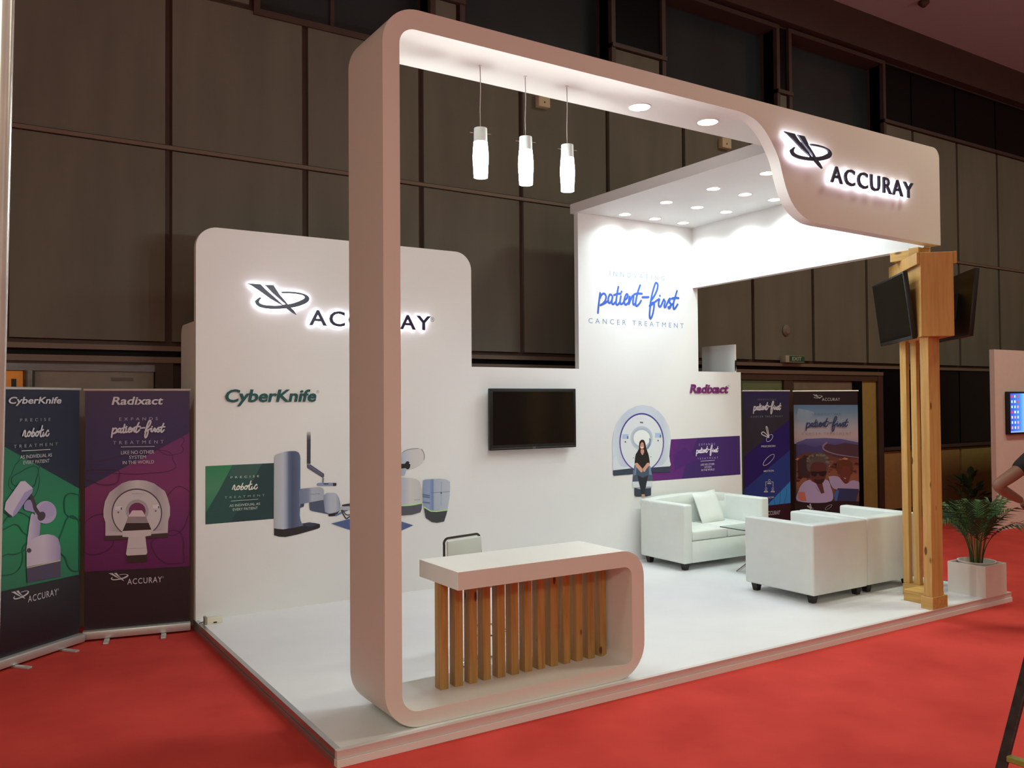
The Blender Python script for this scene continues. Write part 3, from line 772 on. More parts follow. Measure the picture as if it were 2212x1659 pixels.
ar.poly([(822, 1215), (930, 1195), (985, 1160), (922, 1240), (826, 1248)], (26, 24, 34))
ar.poly([(925, 1248), (1100, 1160), (1050, 1158), (915, 1225)], (96, 116, 158))
ar.poly([(985, 1115), (1200, 1098), (1700, 1090), (1700, 1150), (1200, 1155), (980, 1162)], (180, 184, 192))
ar.poly([(1010, 1086), (1150, 1062), (1700, 1050), (1700, 1092), (1010, 1104)], (52, 44, 48))
ar.stroke([(1005, 1165), (1040, 1240), (1075, 1275), (1125, 1240)], 0.012, (46, 42, 48))
ar.stroke([(1020, 1160), (1060, 1215), (1090, 1228), (1125, 1222)], 0.01, (60, 56, 60))
Zn = zoomer(850, 940, 7.539)
pm = [Zm(862, 1345), Zm(1117, 1280), (820, 1112), Zn(320, 1467), Zn(137, 1547), (800, 1160)]
ar.Z = None; ar.poly(pm, (78, 96, 144)); ar.Z = Zn
# robot on the right side of the post
ar.poly([(137, 550), (205, 572), (178, 655), (120, 655)], (166, 178, 200))
ar.grad([(40, 500), (90, 320), (137, 285), (200, 245), (310, 220), (400, 218), (450, 228), (480, 270), (498, 330), (495, 400), (470, 450), (400, 500), (300, 545), (210, 562), (100, 545)],
        [(0, (150, 164, 190)), (0.3, (186, 194, 206)), (0.5, (206, 204, 204)), (1, (214, 208, 202))], 0)
ar.stroke([(450, 230), (480, 270), (498, 330), (494, 400)], 0.008, (120, 112, 116))
ar.stroke([(137, 288), (200, 247), (310, 222), (400, 218)], 0.006, (130, 134, 146))
ar.stroke([(90, 508), (190, 500)], 0.05, (30, 30, 32), smooth=False)
ar.ell((225, 490), 44, 66, (30, 30, 32)); ar.ell((258, 458), 9, 8, (230, 230, 230))
ar.grad([(-60, 720), (137, 690), (300, 700), (380, 720), (430, 765), (455, 900), (466, 1000), (460, 1100), (300, 1135), (137, 1142), (-60, 1110)],
        [(0, (160, 168, 188)), (0.45, (186, 188, 200)), (0.62, (206, 204, 202)), (1, (196, 194, 194))], 0)
ar.poly([(-60, 1118), (137, 1150), (300, 1142), (462, 1106), (455, 1200), (435, 1255), (300, 1295), (137, 1308), (-60, 1280)], (84, 84, 94))
ar.stroke([(-40, 1130), (137, 1146), (300, 1136), (460, 1104)], 0.012, (176, 226, 150))
ar.text('CyberKnife', (330, 1068), (430, 1052), (330, 1048), (90, 92, 104))
ar.grad([(482, 735), (520, 722), (740, 712), (860, 725), (914, 752), (918, 850), (910, 1000), (875, 1212), (700, 1225), (600, 1222), (485, 1160), (472, 1000), (475, 850)],
        [(0, (138, 154, 184)), (0.22, (146, 162, 192)), (0.36, (112, 134, 172)), (0.42, (170, 180, 196)), (1, (186, 192, 202))], 0)
ar.stroke([(600, 932), (640, 938), (910, 918)], 0.005, (112, 116, 132), smooth=False)
ar.stroke([(775, 760), (772, 925), (765, 1150)], 0.004, (130, 134, 150), smooth=False)
ar.ell((772, 941), 14, 14, (76, 82, 102))
for yy in (970, 1000, 1090): ar.stroke([(480, yy), (580, yy+14)], 0.016, (98, 112, 140), smooth=False)
ar.poly([(490, 1168), (600, 1240), (875, 1218), (850, 1310), (820, 1405), (700, 1425), (620, 1415), (520, 1345)], (62, 64, 68))
ar.stroke([(488, 1168), (600, 1235), (700, 1240), (874, 1217)], 0.013, (180, 222, 156), smooth=False)
at_world(ar.build('printed_machine', fwall), fwall)

# purple band and scanner with seated woman
Zs = zoomer(1280, 840, 3.95)
ar = Art(WALL, Zs)
a_ = [(500, 440), (1256, 400), (1262, 731), (480, 790)]
ar.grad(a_, [(0, (104, 36, 112)), (0.35, (92, 36, 116)), (0.5, (66, 38, 104)), (1, (52, 36, 98))], 0)
ar.poly([(905, 418), (1256, 400), (1262, 731), (760, 768), (820, 560)], (62, 38, 104))
ar.poly([(750, 428), (900, 418), (800, 640), (690, 560)], (84, 40, 112))
ar.poly([(690, 560), (790, 500), (900, 600), (700, 700)], (76, 34, 112))
lt = (214, 204, 224)
ar.text('EXPANDS', (908, 486), (1044, 478), (908, 468), (180, 164, 200), 0, 0, 1.8)
p0 = WALL.px(*Zs(884, 580)); p1 = WALL.px(*Zs(1070, 570))
script(ar, PFU, PFH, p0[0], p1[0], p0[1]+0.005, (232, 226, 236), 0.03)
ar.text('TREATMENT', (892, 603), (1068, 596), (892, 587), (180, 164, 200), 0, 0, 1.8)
ar.stroke([(920, 617), (1038, 610)], 0.006, lt, smooth=False)
ar.text('LIKE NO OTHER', (920, 655), (1037, 650), (920, 638), lt)
ar.text('SYSTEM', (952, 677), (1010, 674), (952, 661), lt)
ar.text('IN THE WORLD', (926, 700), (1037, 696), (926, 684), lt)
at_world(ar.build('printed_purple_band', lw2), lw2)
Zw = zoomer(1310, 860, 7.2125)
ar = Art(WALL, Zw, base=0.0045)
def scanner(ar, light, ring1, ring2, inner, tun, hole, woman=True):
    ar.grad([(105, 1122), (98, 950), (88, 800), (88, 700), (105, 560), (150, 400), (230, 280), (330, 185), (450, 125), (560, 105), (700, 130), (820, 210), (900, 310), (960, 420), (990, 520), (1002, 640), (985, 800), (972, 950), (985, 1062), (700, 1090), (410, 1100)],
            [(0, light[0]), (0.2, light[1]), (0.5, light[2]), (0.85, light[1]), (1, light[0])], 0)
ar2 = ar
scanner(ar, ((214, 220, 228), (196, 204, 218), (204, 212, 224)), None, None, None, None, None)
ar.blob([(150, 900), (220, 1060), (400, 1060), (420, 1100), (115, 1118), (105, 960)], (218, 222, 228))
ar.blob([(975, 900), (870, 1040), (730, 1060), (740, 1085), (980, 1060), (985, 980)], (218, 222, 228))
ar.ell((545, 690), 348, 458, (92, 74, 160), 44); ar.ring((545, 690), 348, 458, 16, (60, 60, 140), 40, -PI*0.95, -PI*0.05)
ar.ell((545, 692), 330, 436, (222, 226, 230), 44)
ar.ell((545, 625), 172, 190, (190, 198, 210), 36); ar.ell((548, 622), 150, 160, (176, 188, 204), 36)
ar.ell((545, 622), 128, 126, (238, 240, 238), 36)
ar.poly([(660, 620), (688, 640), (680, 740), (640, 800), (620, 780), (665, 700)], (110, 140, 166))
ar.text('Radixact', (475, 330), (610, 328), (475, 310), (204, 208, 214))
ar.stroke([(525, 378), (560, 382)], 0.02, (110, 112, 118), smooth=False)
ar.poly([(98, 1125), (370, 1095), (415, 1098), (410, 1185), (110, 1210), (98, 1190)], (56, 66, 82))
ar.poly([(700, 1085), (740, 1078), (985, 1062), (988, 1145), (975, 1155), (708, 1162)], (52, 60, 80))
for sx, sy in ((242, 562), (752, 542)):
    ar.poly([(sx, sy), (sx+95, sy), (sx+95, sy+74), (sx, sy+74)], (172, 196, 226))
    ar.poly([(sx+76, sy+28), (sx+95, sy+28), (sx+95, sy+72), (sx+76, sy+72)], (84, 100, 150))
    ar.ell((sx+48, sy+120), 11, 13, (80, 84, 90))
ar.ell((417, 930), 7, 8, (90, 90, 94)); ar.ell((687, 915), 7, 8, (90, 90, 94))
ar.poly([(432, 1045), (665, 1045), (716, 1235), (716, 1292), (402, 1302), (408, 1230)], (70, 84, 104))
ar.poly([(440, 1060), (465, 1060), (455, 1190), (420, 1210)], (110, 132, 158)); ar.poly([(655, 1060), (680, 1060), (705, 1200), (660, 1190)], (110, 132, 158))
ar.poly([(400, 1302), (714, 1290), (712, 1378), (398, 1392)], (214, 216, 220))
ar.poly([(430, 1395), (690, 1385), (690, 1512), (620, 1530), (450, 1535), (430, 1510)], (52, 60, 76))
ar.poly([(430, 1395), (560, 1378), (690, 1378), (688, 1398), (520, 1420)], (150, 158, 174))
ar.blob([(500, 790), (508, 690), (540, 650), (578, 655), (600, 700), (612, 760), (636, 850), (600, 842), (500, 842), (468, 855)], (34, 26, 26))
ar.poly([(528, 800), (578, 800), (584, 850), (555, 888), (526, 845)], (206, 150, 128))
ar.ell((549, 735), 37, 60, (214, 152, 130)); ar.poly([(512, 735), (520, 680), (548, 668), (552, 680), (526, 710), (518, 770)], (36, 26, 26)); ar.poly([(586, 735), (580, 685), (552, 670), (552, 682), (574, 705), (582, 770)], (36, 26, 26))
ar.stroke([(535, 765), (549, 772), (563, 765)], 0.012, (240, 235, 230)); ar.ell((536, 726), 5, 4, (50, 30, 26)); ar.ell((562, 726), 5, 4, (50, 30, 26)); ar.stroke([(549, 735), (549, 750)], 0.005, (180, 118, 98), smooth=False)
ar.poly([(470, 1120), (550, 1150), (655, 1105), (645, 1200), (560, 1245), (480, 1205)], (66, 84, 104))
ar.poly([(480, 1200), (560, 1242), (645, 1198), (620, 1320), (600, 1420), (585, 1505), (530, 1505), (525, 1420), (500, 1320)], (36, 38, 46))
ar.poly([(540, 1498), (590, 1498), (592, 1535), (545, 1542)], (206, 156, 134))
ar.blob([(520, 828), (555, 888), (592, 826), (640, 848), (668, 990), (660, 1040), (600, 1050), (585, 1095), (520, 1090), (445, 1035), (436, 980), (456, 862)], (28, 27, 28))
ar.poly([(440, 1010), (478, 1008), (556, 1100), (556, 1150), (530, 1155), (500, 1120), (448, 1062)], (208, 154, 132))
ar.poly([(666, 1008), (628, 1008), (560, 1098), (564, 1140), (590, 1148), (612, 1110), (660, 1050)], (212, 158, 136))
at_world(ar.build('printed_scanner', tw), tw)

# ------------------------------------------------------------------ wall television
tv = empty('television', (3.77, 3.53, 1.58), 0, 'black flat television on the low white partition', 'television')
tb = MB().box(3.185, 4.400, 3.515, 3.560, 1.582, 2.288).build('housing', black, tv, bevel=0.006); at_world(tb, tv)
at_world(MB().box(3.225, 4.36, 3.512, 3.5155, 1.640, 2.252).build('screen', screen_off, tv, smooth=False), tv)
at_world(MB().box(3.20, 4.385, 3.510, 3.5155, 1.600, 1.604).build('bezel_strip', mat('bezel_grey', (96, 96, 96), 0.4), tv, smooth=False), tv)
at_world(MB().box(3.55, 4.05, 3.56, D, 1.75, 2.1).build('wall_bracket', black, tv, smooth=False), tv)
F = Fr((0, 3.5095, 0), (1, 0, 0)); a = Art(F); a.textl('LG', 3.765, 3.80, 1.592, 1.610, (140, 140, 140)); at_world(a.build('maker_mark', tv), tv)

# ------------------------------------------------------------------ power strip at the wall foot
ps = empty('power_strip', (0.12, 3.45, HP), 0, 'small white socket block on the platform at the feature wall foot', 'socket')
MB().box(-0.075, 0.085, -0.03, 0.03, 0.0, 0.06).build('housing', mat('socket_white', (226, 220, 200), 0.5), ps, bevel=0.006)
MB().box(-0.078, -0.055, -0.034, 0.034, 0.0, 0.07).build('end_cap', mat('socket_grey', (150, 142, 128), 0.5), ps, bevel=0.004)
MB().box(0.0, 0.03, -0.034, -0.029, 0.008, 0.018).build('switch', black, ps)
MB().tube([(-0.075, 0.02, 0.02), (-0.10, 0.04, 0.01), (-0.115, 0.02, 0.01)], 0.004, 6).build('cable', black, ps)

# ------------------------------------------------------------------ seating
def seat_unit(name, W_, Dp, lab, grp, seats, low_arm=False):
    """upholstered unit: origin at floor centre, opens toward -y"""
    t = empty(name, (0, 0, 0), 0, lab, 'sofa' if seats > 1 else 'armchair', grp)
    z0, z1, aw = 0.085, 0.79, 0.135
    hx, hy = W_/2, Dp/2
    # shell: U of two arms and a back
    pts = [(-hx, -hy), (-hx+aw, -hy), (-hx+aw, hy-0.16), (hx-aw, hy-0.16), (hx-aw, -hy), (hx, -hy), (hx, hy), (-hx, hy)]
    MB().prism(pts, z0, z1, 'xy').build('shell', leather, t, bevel=0.022, seg=3)
    MB().box(-hx+aw, hx-aw, -hy+0.012, hy-0.16, z0, 0.345).build('seat_base', leather, t, bevel=0.01)
    cw = (W_-2*aw)/seats
    for k in range(seats):
        x0 = -hx+aw+k*cw
        MB().box(x0+0.004, x0+cw-0.004, -hy+0.004, hy-0.17, 0.347, 0.47).build('seat_cushion', leather, t, bevel=0.028, seg=3)
    for sx in (-1, 1):
        for sy in (-1, 1):
            b = MB(); cx, cy = sx*(hx-0.085), sy*(hy-0.085)
            r0, r1 = 0.028, 0.042
            v = [(cx+a*r0, cy+c*r0, 0) for a, c in ((-1, -1), (1, -1), (1, 1), (-1, 1))]+[(cx+a*r1, cy+c*r1, z0) for a, c in ((-1, -1), (1, -1), (1, 1), (-1, 1))]
            b.add(v, [(3, 2, 1, 0), (4, 5, 6, 7), (0, 1, 5, 4), (1, 2, 6, 5), (2, 3, 7, 6), (3, 0, 4, 7)])
            b.build('leg', legdark, t, bevel=0.003, seg=1, smooth=False)
    return t
ch = seat_unit('armchair', 0.868, 0.89, 'white leatherette armchair with its back to the aisle, left of the pair', 'white armchairs side by side', 1)
ch.location = (5.697, 1.220, HP); ch.rotation_euler = (0, 0, PI)
c2 = copy_tree(ch); c2['label'] = 'white leatherette armchair behind the timber column, right of the pair'; c2.location = (6.590, 1.235, HP)
sf = seat_unit('sofa', 1.47, 0.80, 'white leatherette two-seat sofa against the back wall', None, 2)
sf.location = (6.145, 3.125, HP); sf.rotation_euler = (0, 0, math.radians(-0.5))
# taller curved back on the sofa
bk = [(-0.735, 0.70), (-0.735, 0.79), (-0.5, 0.812), (-0.2, 0.826), (0.1, 0.828), (0.4, 0.818), (0.735, 0.79), (0.735, 0.70)]
MB().prism([(x*1.003, z) for x, z in bk], 0.233, 0.405).build('back_top', leather, sf, bevel=0.02)
# cushion leaning in the sofa corner
cu = empty('cushion', (6.28, 3.05, 0.575), 0, 'square white leatherette cushion leaning on the sofa back', 'cushion')
def pillow(sz=0.46, th=0.13, n=10):
    v = []; f = []
    for side in (1, -1):
        for i in range(n+1):
            for j in range(n+1):
                u, w_ = i/n*2-1, j/n*2-1
                k = max(0, (1-u**4)*(1-w_**4))**0.5
                pin = 1-0.07*(u*u*w_*w_)*0-0.05*(1-abs(u*w_))*max(abs(u), abs(w_))**6
                v.append((u*sz/2*pin, side*th/2*k, w_*sz/2*pin))
    m_ = (n+1)**2
    for s_ in (0, 1):
        for i in range(n):
            for j in range(n):
                a = s_*m_+i*(n+1)+j; q = (a, a+1, a+n+2, a+n+1)
                f.append(q if s_ else q[::-1])
    return MB().add(v, f)
pw = pillow(0.43, 0.12).build('cover', leather, cu, ang=80)
pw.rotation_euler = (math.radians(-22), math.radians(-3), math.radians(3)); pw.location = (0.06, 0.20, 0.175)
# ------------------------------------------------------------------ glass table
glass = mat('clear_table_glass', (205, 225, 215), 0.03, trans=1.0, ior=1.45)
tb = empty('coffee_table', (6.25, 2.2, HP), 0, 'square glass coffee table with crossed chrome legs', 'table')
MB().box(-0.42, 0.42, -0.37, 0.37, 0.515, 0.525).build('glass_top', glass, tb, smooth=False)
for (ax, ay, bx, by) in ((-0.34, 0.18, 0.30, -0.12), (0.34, 0.18, -0.30, -0.12), (-0.34, -0.2, 0.30, 0.1), (0.34, -0.2, -0.30, 0.1)):
    MB().tube([(ax, ay, 0.0), (bx, by, 0.513)], 0.016, 10).build('leg', chrome, tb)

# ------------------------------------------------------------------ bar stool behind the counter
st = empty('bar_stool', (1.56, 0.985, HP), math.radians(12), 'white chrome-framed bar stool behind the slatted counter', 'stool')
MB().tube([(0.165*math.cos(2*PI*k/28), 0.165*math.sin(2*PI*k/28), 0.012) for k in range(29)], 0.009, 8).build('base_ring', chrome, st)
for k in range(3): MB().tube([(0, 0, 0.045), (0.16*math.cos(k*2.094+0.4), 0.16*math.sin(k*2.094+0.4), 0.014)], 0.007, 8).build('base_spoke', chrome, st)
MB().lathe([(0.03, 0.0), (0.03, 0.06), (0.022, 0.065), (0.022, 0.36), (0.016, 0.37), (0.016, 0.62)], n=16).build('gas_column', chrome, st)
MB().tube([(0.0, 0.02, 0.30), (0.11, 0.0, 0.285), (0.165, -0.08, 0.27), (0.12, -0.17, 0.265), (-0.06, -0.19, 0.265), (-0.165, -0.1, 0.27), (-0.12, -0.0, 0.285), (0.0, 0.02, 0.30)], 0.009, 8).build('footrest', chrome, st)
MB().box(-0.20, 0.20, -0.19, 0.17, 0.62, 0.68).build('seat', leather, st, bevel=0.025, seg=3)
MB().box(-0.19, 0.17, 0.165, 0.19, 0.70, 0.955).build('backrest', mat('stool_back_pad', (206, 212, 204), 0.4), st, bevel=0.012, seg=2)
fr_ = [(-0.20, 0.10, 0.64), (-0.205, 0.17, 0.67), (-0.205, 0.195, 0.72), (-0.20, 0.20, 0.92)] + [(-0.16-0.04*math.cos(a*PI/10), 0.203, 0.93+0.04*math.sin(a*PI/10)) for a in range(6)] \
    + [(0.14+0.04*math.sin(a*PI/10), 0.203, 0.93+0.04*math.cos(a*PI/10)) for a in range(6)] + [(0.18, 0.20, 0.92), (0.185, 0.195, 0.72), (0.185, 0.17, 0.67), (0.18, 0.10, 0.64)]
MB().tube(fr_, 0.010, 8).build('back_frame', mat('dark_chrome', (92, 90, 84), 0.25, metal=0.9), st)

# ------------------------------------------------------------------ timber column with screens
co = empty('timber_column', (6.25, 0.2, HP), 0, 'pine timber column on the front right of the platform', 'column')
def cpart(b, name, m, bev=0.003):
    return at_world(b.build(name, m, co, bevel=bev, seg=1, smooth=False), co)
cpart(MB().box(6.035, 6.285, 0.006, 0.132, HP, 0.215), 'base_block', pine_h)
cpart(MB().box(6.44, 6.60, 0.25, 0.585, HP, 0.212), 'base_block', pine_h)
cpart(MB().box(6.20, 6.44, 0.135, 0.42, HP, 0.208), 'base_block', pine_h)
cpart(MB().box(6.045, 6.235, 0.016, 0.105, 0.215, 2.738), 'post', pine_col)
cpart(MB().box(6.475, 6.535, 0.53, 0.60, 0.212, 2.742), 'post', pine_col)
cpart(MB().box(6.475, 6.535, 0.415, 0.48, 0.212, 2.742), 'post', pine_col)
cpart(MB().box(6.25, 6.31, 0.12, 0.19, 0.208, 2.738), 'post', pine_col)
th = math.radians(41.5)
dv = Vector((math.sin(th), math.cos(th), 0)); nv = Vector((-math.cos(th), math.sin(th), 0))
A0 = Vector((5.961, 0.03, 2.739)); WB = 0.30
bx = empty('screen_box', tuple(A0), 0, 'veneered timber box at the column top carrying two screens', 'box')
at_world(MB().obox(A0, dv*1.0, nv*-WB, (0, 0, 0.815)).build('box_body', boxwood, bx, bevel=0.003, seg=1, smooth=False), bx)
at_world(MB().obox(A0+nv*0.032+Vector((0, 0, 0.70)), dv*0.98, nv*-0.031, (0, 0, 0.118)).build('cap_board', boxwood, bx, bevel=0.003, seg=1, smooth=False), bx)
at_world(MB().obox(A0-nv*(WB+0.032)+Vector((0, 0, 0.70)), dv*0.98, nv*0.031, (0, 0, 0.118)).build('cap_board', boxwood, bx, bevel=0.003, seg=1, smooth=False), bx)
cpart(MB().box(6.275, 6.40, 0.30, 0.56, 3.557, 3.654), 'top_beam', pine_h)
cpart(MB().box(6.19, 6.40, 0.19, 0.30, 3.557, 3.654), 'top_beam', pine_h)
def side_tv(base, sgn, o_t, o_b, s0, s1, z0, z1, lab):
    t = empty('television', tuple(base+dv*((s0+s1)/2)), 0, lab, 'television', None)
    n = nv*sgn
    p = base+dv*s0+n*o_b; p.z = z0; q = base+dv*s0+n*o_t; q.z = z1
    up = q-p; nn = (n*up.z - Vector((0, 0, 1))*up.dot(n)).normalized()
    at_world(MB().obox(p-nn*0.045, dv*(s1-s0), up, nn*0.045).build('housing', black, t, bevel=0.005), t)
    at_world(MB().obox(p+dv*0.02+up*0.05, dv*(s1-s0-0.04), up*0.92, nn*0.0015).build('screen', screen_off, t, smooth=False), t)
    mid = p+dv*0.4+up*0.3-nn*0.045
    at_world(MB().obox(mid, dv*0.3, up*0.4, -n*max(0.02, o_b-0.03)).build('bracket', black, t, smooth=False), t)
    return t
side_tv(A0, 1, 0.135, 0.055, 0.10, 1.26, 2.722, 3.392, 'black screen tilted on the left side of the column box')
side_tv(A0-nv*WB, -1, 0.285, 0.215, 0.13, 1.29, 2.742, 3.405, 'black screen tilted on the right side of the column box')

# ------------------------------------------------------------------ planter with palm
pt = empty('planter', (7.14, 0.19, HP), 0, 'white square planter box at the platform right corner', 'planter')
h = 0.20; zt = 0.322
b = MB()
b.box(-h, h, -h, -h+0.015, 0, zt).box(-h, h, h-0.015, h, 0, zt).box(-h, -h+0.015, -h+0.015, h-0.015, 0, zt).box(h-0.015, h, -h+0.015, h-0.015, 0, zt).box(-h+0.015, h-0.015, -h+0.015, h-0.015, 0, 0.02)
b.build('box_body', white_gloss, pt, smooth=False)
MB().lathe([(0.12, 0.022), (0.165, 0.30), (0.183, 0.325), (0.186, 0.34), (0.172, 0.34), (0.160, 0.30), (0.15, 0.27)], n=32, cap=False).build('inner_pot', mat('pot_white', (222, 214, 206), 0.35), pt)
MB().lathe([(0.155, 0.285), (0.001, 0.290)], n=24, cap=False).build('soil', mat('dark_soil', (34, 24, 20), 0.95, noise=0.3, nscale=40, bump=0.6), pt)
leafm = mat('palm_green', (60, 92, 44), 0.5, noise=0.3, nscale=5)
leafd = mat('dark_leaf', (38, 60, 34), 0.5, noise=0.3, nscale=5)
stemm = mat('palm_stem', (150, 120, 62), 0.55, noise=0.2, nscale=10)
pa = empty('areca_palm', (7.14, 0.19, 0.385), 0, 'leafy green palm growing in the white square planter', 'plant')
rnd = random.Random(11)
def frond(az, lean, L, m, nl=15, ll=0.20, z0=0.0, x0=0.0, y0=0.0):
    pts_ = []; n = 12
    for k in range(n+1):
        t = k/n
        a = lean*(t**1.5)*1.35 + 0.06
        if k == 0: p = Vector((x0, y0, z0)); 
        else:
            stp = L/n; p = pts_[-1]+Vector((math.sin(a)*math.cos(az), math.sin(a)*math.sin(az), math.cos(a)))*stp
        pts_.append(p)
    b = MB().tube(pts_, [0.006*(1-0.75*k/n) for k in range(n+1)], 5)
    side = Vector((-math.sin(az), math.cos(az), 0))
    for i in range(nl):
        t = 0.45+0.55*i/(nl-1); f_ = t*n; k = min(int(f_), n-1); p = pts_[k].lerp(pts_[k+1], f_-k)
        tan = (pts_[k+1]-pts_[k]).normalized()
        for sg in (-1, 1):
            l = ll*(0.55+0.9*math.sin(PI*min(1, (t-0.42)/0.62)))*rnd.uniform(0.85, 1.1)
            d = (side*sg*0.85+tan*0.75+Vector((0, 0, rnd.uniform(-0.05, 0.12)))).normalized()
            nrm = d.cross(tan).normalized(); wv = d.cross(nrm).normalized()*0.011
            tip = p+d*l+Vector((0, 0, -l*0.28)); mid_ = p+d*l*0.5+Vector((0, 0, l*0.02))
            b.add([p, mid_+wv, tip, mid_-wv], [(0, 1, 2, 3)])
    return b
for k in range(17):
    az = k*2.399+0.4; lean = rnd.uniform(0.25, 1.15); L = rnd.uniform(0.55, 0.80)
    frond(az, lean, L, leafm, x0=0.05*math.cos(az), y0=0.05*math.sin(az)).build('frond', leafm if k % 3 else leafd, pa, smooth=False)
for k in range(9):
    az = k*0.7; r = rnd.uniform(0.015, 0.065)
    MB().tube([(r*math.cos(az), r*math.sin(az), -0.005), (r*1.5*math.cos(az), r*1.5*math.sin(az), 0.30)], [0.010, 0.006], 7).build('stem', stemm, pa)
# second plant near the hall wall
p2 = empty('potted_plant', (12.6, 3.35, 0), 0, 'small dark leafy potted plant by the ochre hall wall', 'plant')
MB().lathe([(0.12, 0), (0.16, 0.26), (0.17, 0.28), (0.15, 0.28), (0.14, 0.24)], n=20).build('pot', mat('dark_pot', (60, 50, 42), 0.6), p2)
for k in range(30):
    az = k*2.399; el = rnd.uniform(0.2, 1.3); L = rnd.uniform(0.2, 0.45); z = 0.30+rnd.uniform(0, 0.36)
    d = Vector((math.cos(az)*math.sin(el), math.sin(az)*math.sin(el), math.cos(el))); s_ = Vector((-math.sin(az), math.cos(az), 0))
    b = MB().tube([(0, 0, z-0.1), d*L*0.55+Vector((0, 0, z))], 0.004, 4)
    c = d*L*0.55+Vector((0, 0, z)); wd = 0.06
    b.add([c, c+d*0.07+s_*wd, c+d*0.15+s_*wd*0.7, c+d*0.22-Vector((0, 0, 0.03)), c+d*0.15-s_*wd*0.7, c+d*0.07-s_*wd], [(0, 1, 2, 3, 4, 5)])
    b.build('leaf', leafd, p2, smooth=False)

# ------------------------------------------------------------------ roll-up banners
def banner(x0, y0, phi, W_, H_, lab, draw, grp):
    r = Vector((math.cos(phi), math.sin(phi), 0)); nrm = Vector((math.sin(phi), -math.cos(phi), 0))
    t = empty('rollup_banner', (x0+r.x*W_/2, y0+r.y*W_/2, 0), 0, lab, 'banner', grp)
    o_ = Vector((x0, y0, 0))
    at_world(MB().obox(o_+nrm*-0.05+Vector((0, 0, 0.018)), r*W_, nrm*0.10, (0, 0, 0.075)).build('cassette', alu_light, t, bevel=0.012), t)
    for k in (0.2, 0.72):
        c = o_+r*W_*k
        at_world(MB().obox(c+nrm*-0.16, r*0.045, nrm*0.36, (0, 0, 0.018)).build('foot', alu_light, t, bevel=0.004), t)
    at_world(MB().tube([o_+nrm*-0.02+Vector((0, 0, H_)), o_+r*W_+nrm*-0.02+Vector((0, 0, H_))], 0.012, 8).build('top_rail', alu_light, t), t)
    at_world(MB().tube([o_+r*W_/2-nrm*0.03+Vector((0, 0, 0.05)), o_+r*W_/2-nrm*0.03+Vector((0, 0, H_))], 0.01, 8).build('support_pole', alu_light, t), t)
    sh = MB().obox(o_+r*0.012+nrm*-0.022+Vector((0, 0, 0.09)), r*(W_-0.024), nrm*0.003, (0, 0, H_-0.095)).build('printed_sheet', black, t, smooth=False)
    at_world(sh, t)
    F = Fr(o_+nrm*-0.0188, r); a = Art(F, None, 0.0006)
    a.W = W_; a.H = H_; a.w = W_-0.012; a.lim = (0.014, W_-0.012)
    draw(a, F)
    p = a.build('print', t, BPRINT); at_world(p, t)
    return t
def contour(a, cx, cz, rx, rz, col, wd, seed, x0, x1, z0, z1):
    rr = random.Random(seed); ph = [rr.uniform(0, 6) for _ in range(4)]
    pts_ = []
    for k in range(33):
        an = 2*PI*k/32; q = 1+0.18*math.sin(2*an+ph[0])+0.13*math.sin(3*an+ph[1])+0.06*math.sin(5*an+ph[2])
        pts_.append((min(x1, max(x0, cx+rx*q*math.cos(an))), min(z1, max(z0, cz+rz*q*math.sin(an)))))
    a.stroke(pts_, wd, col, local=True)
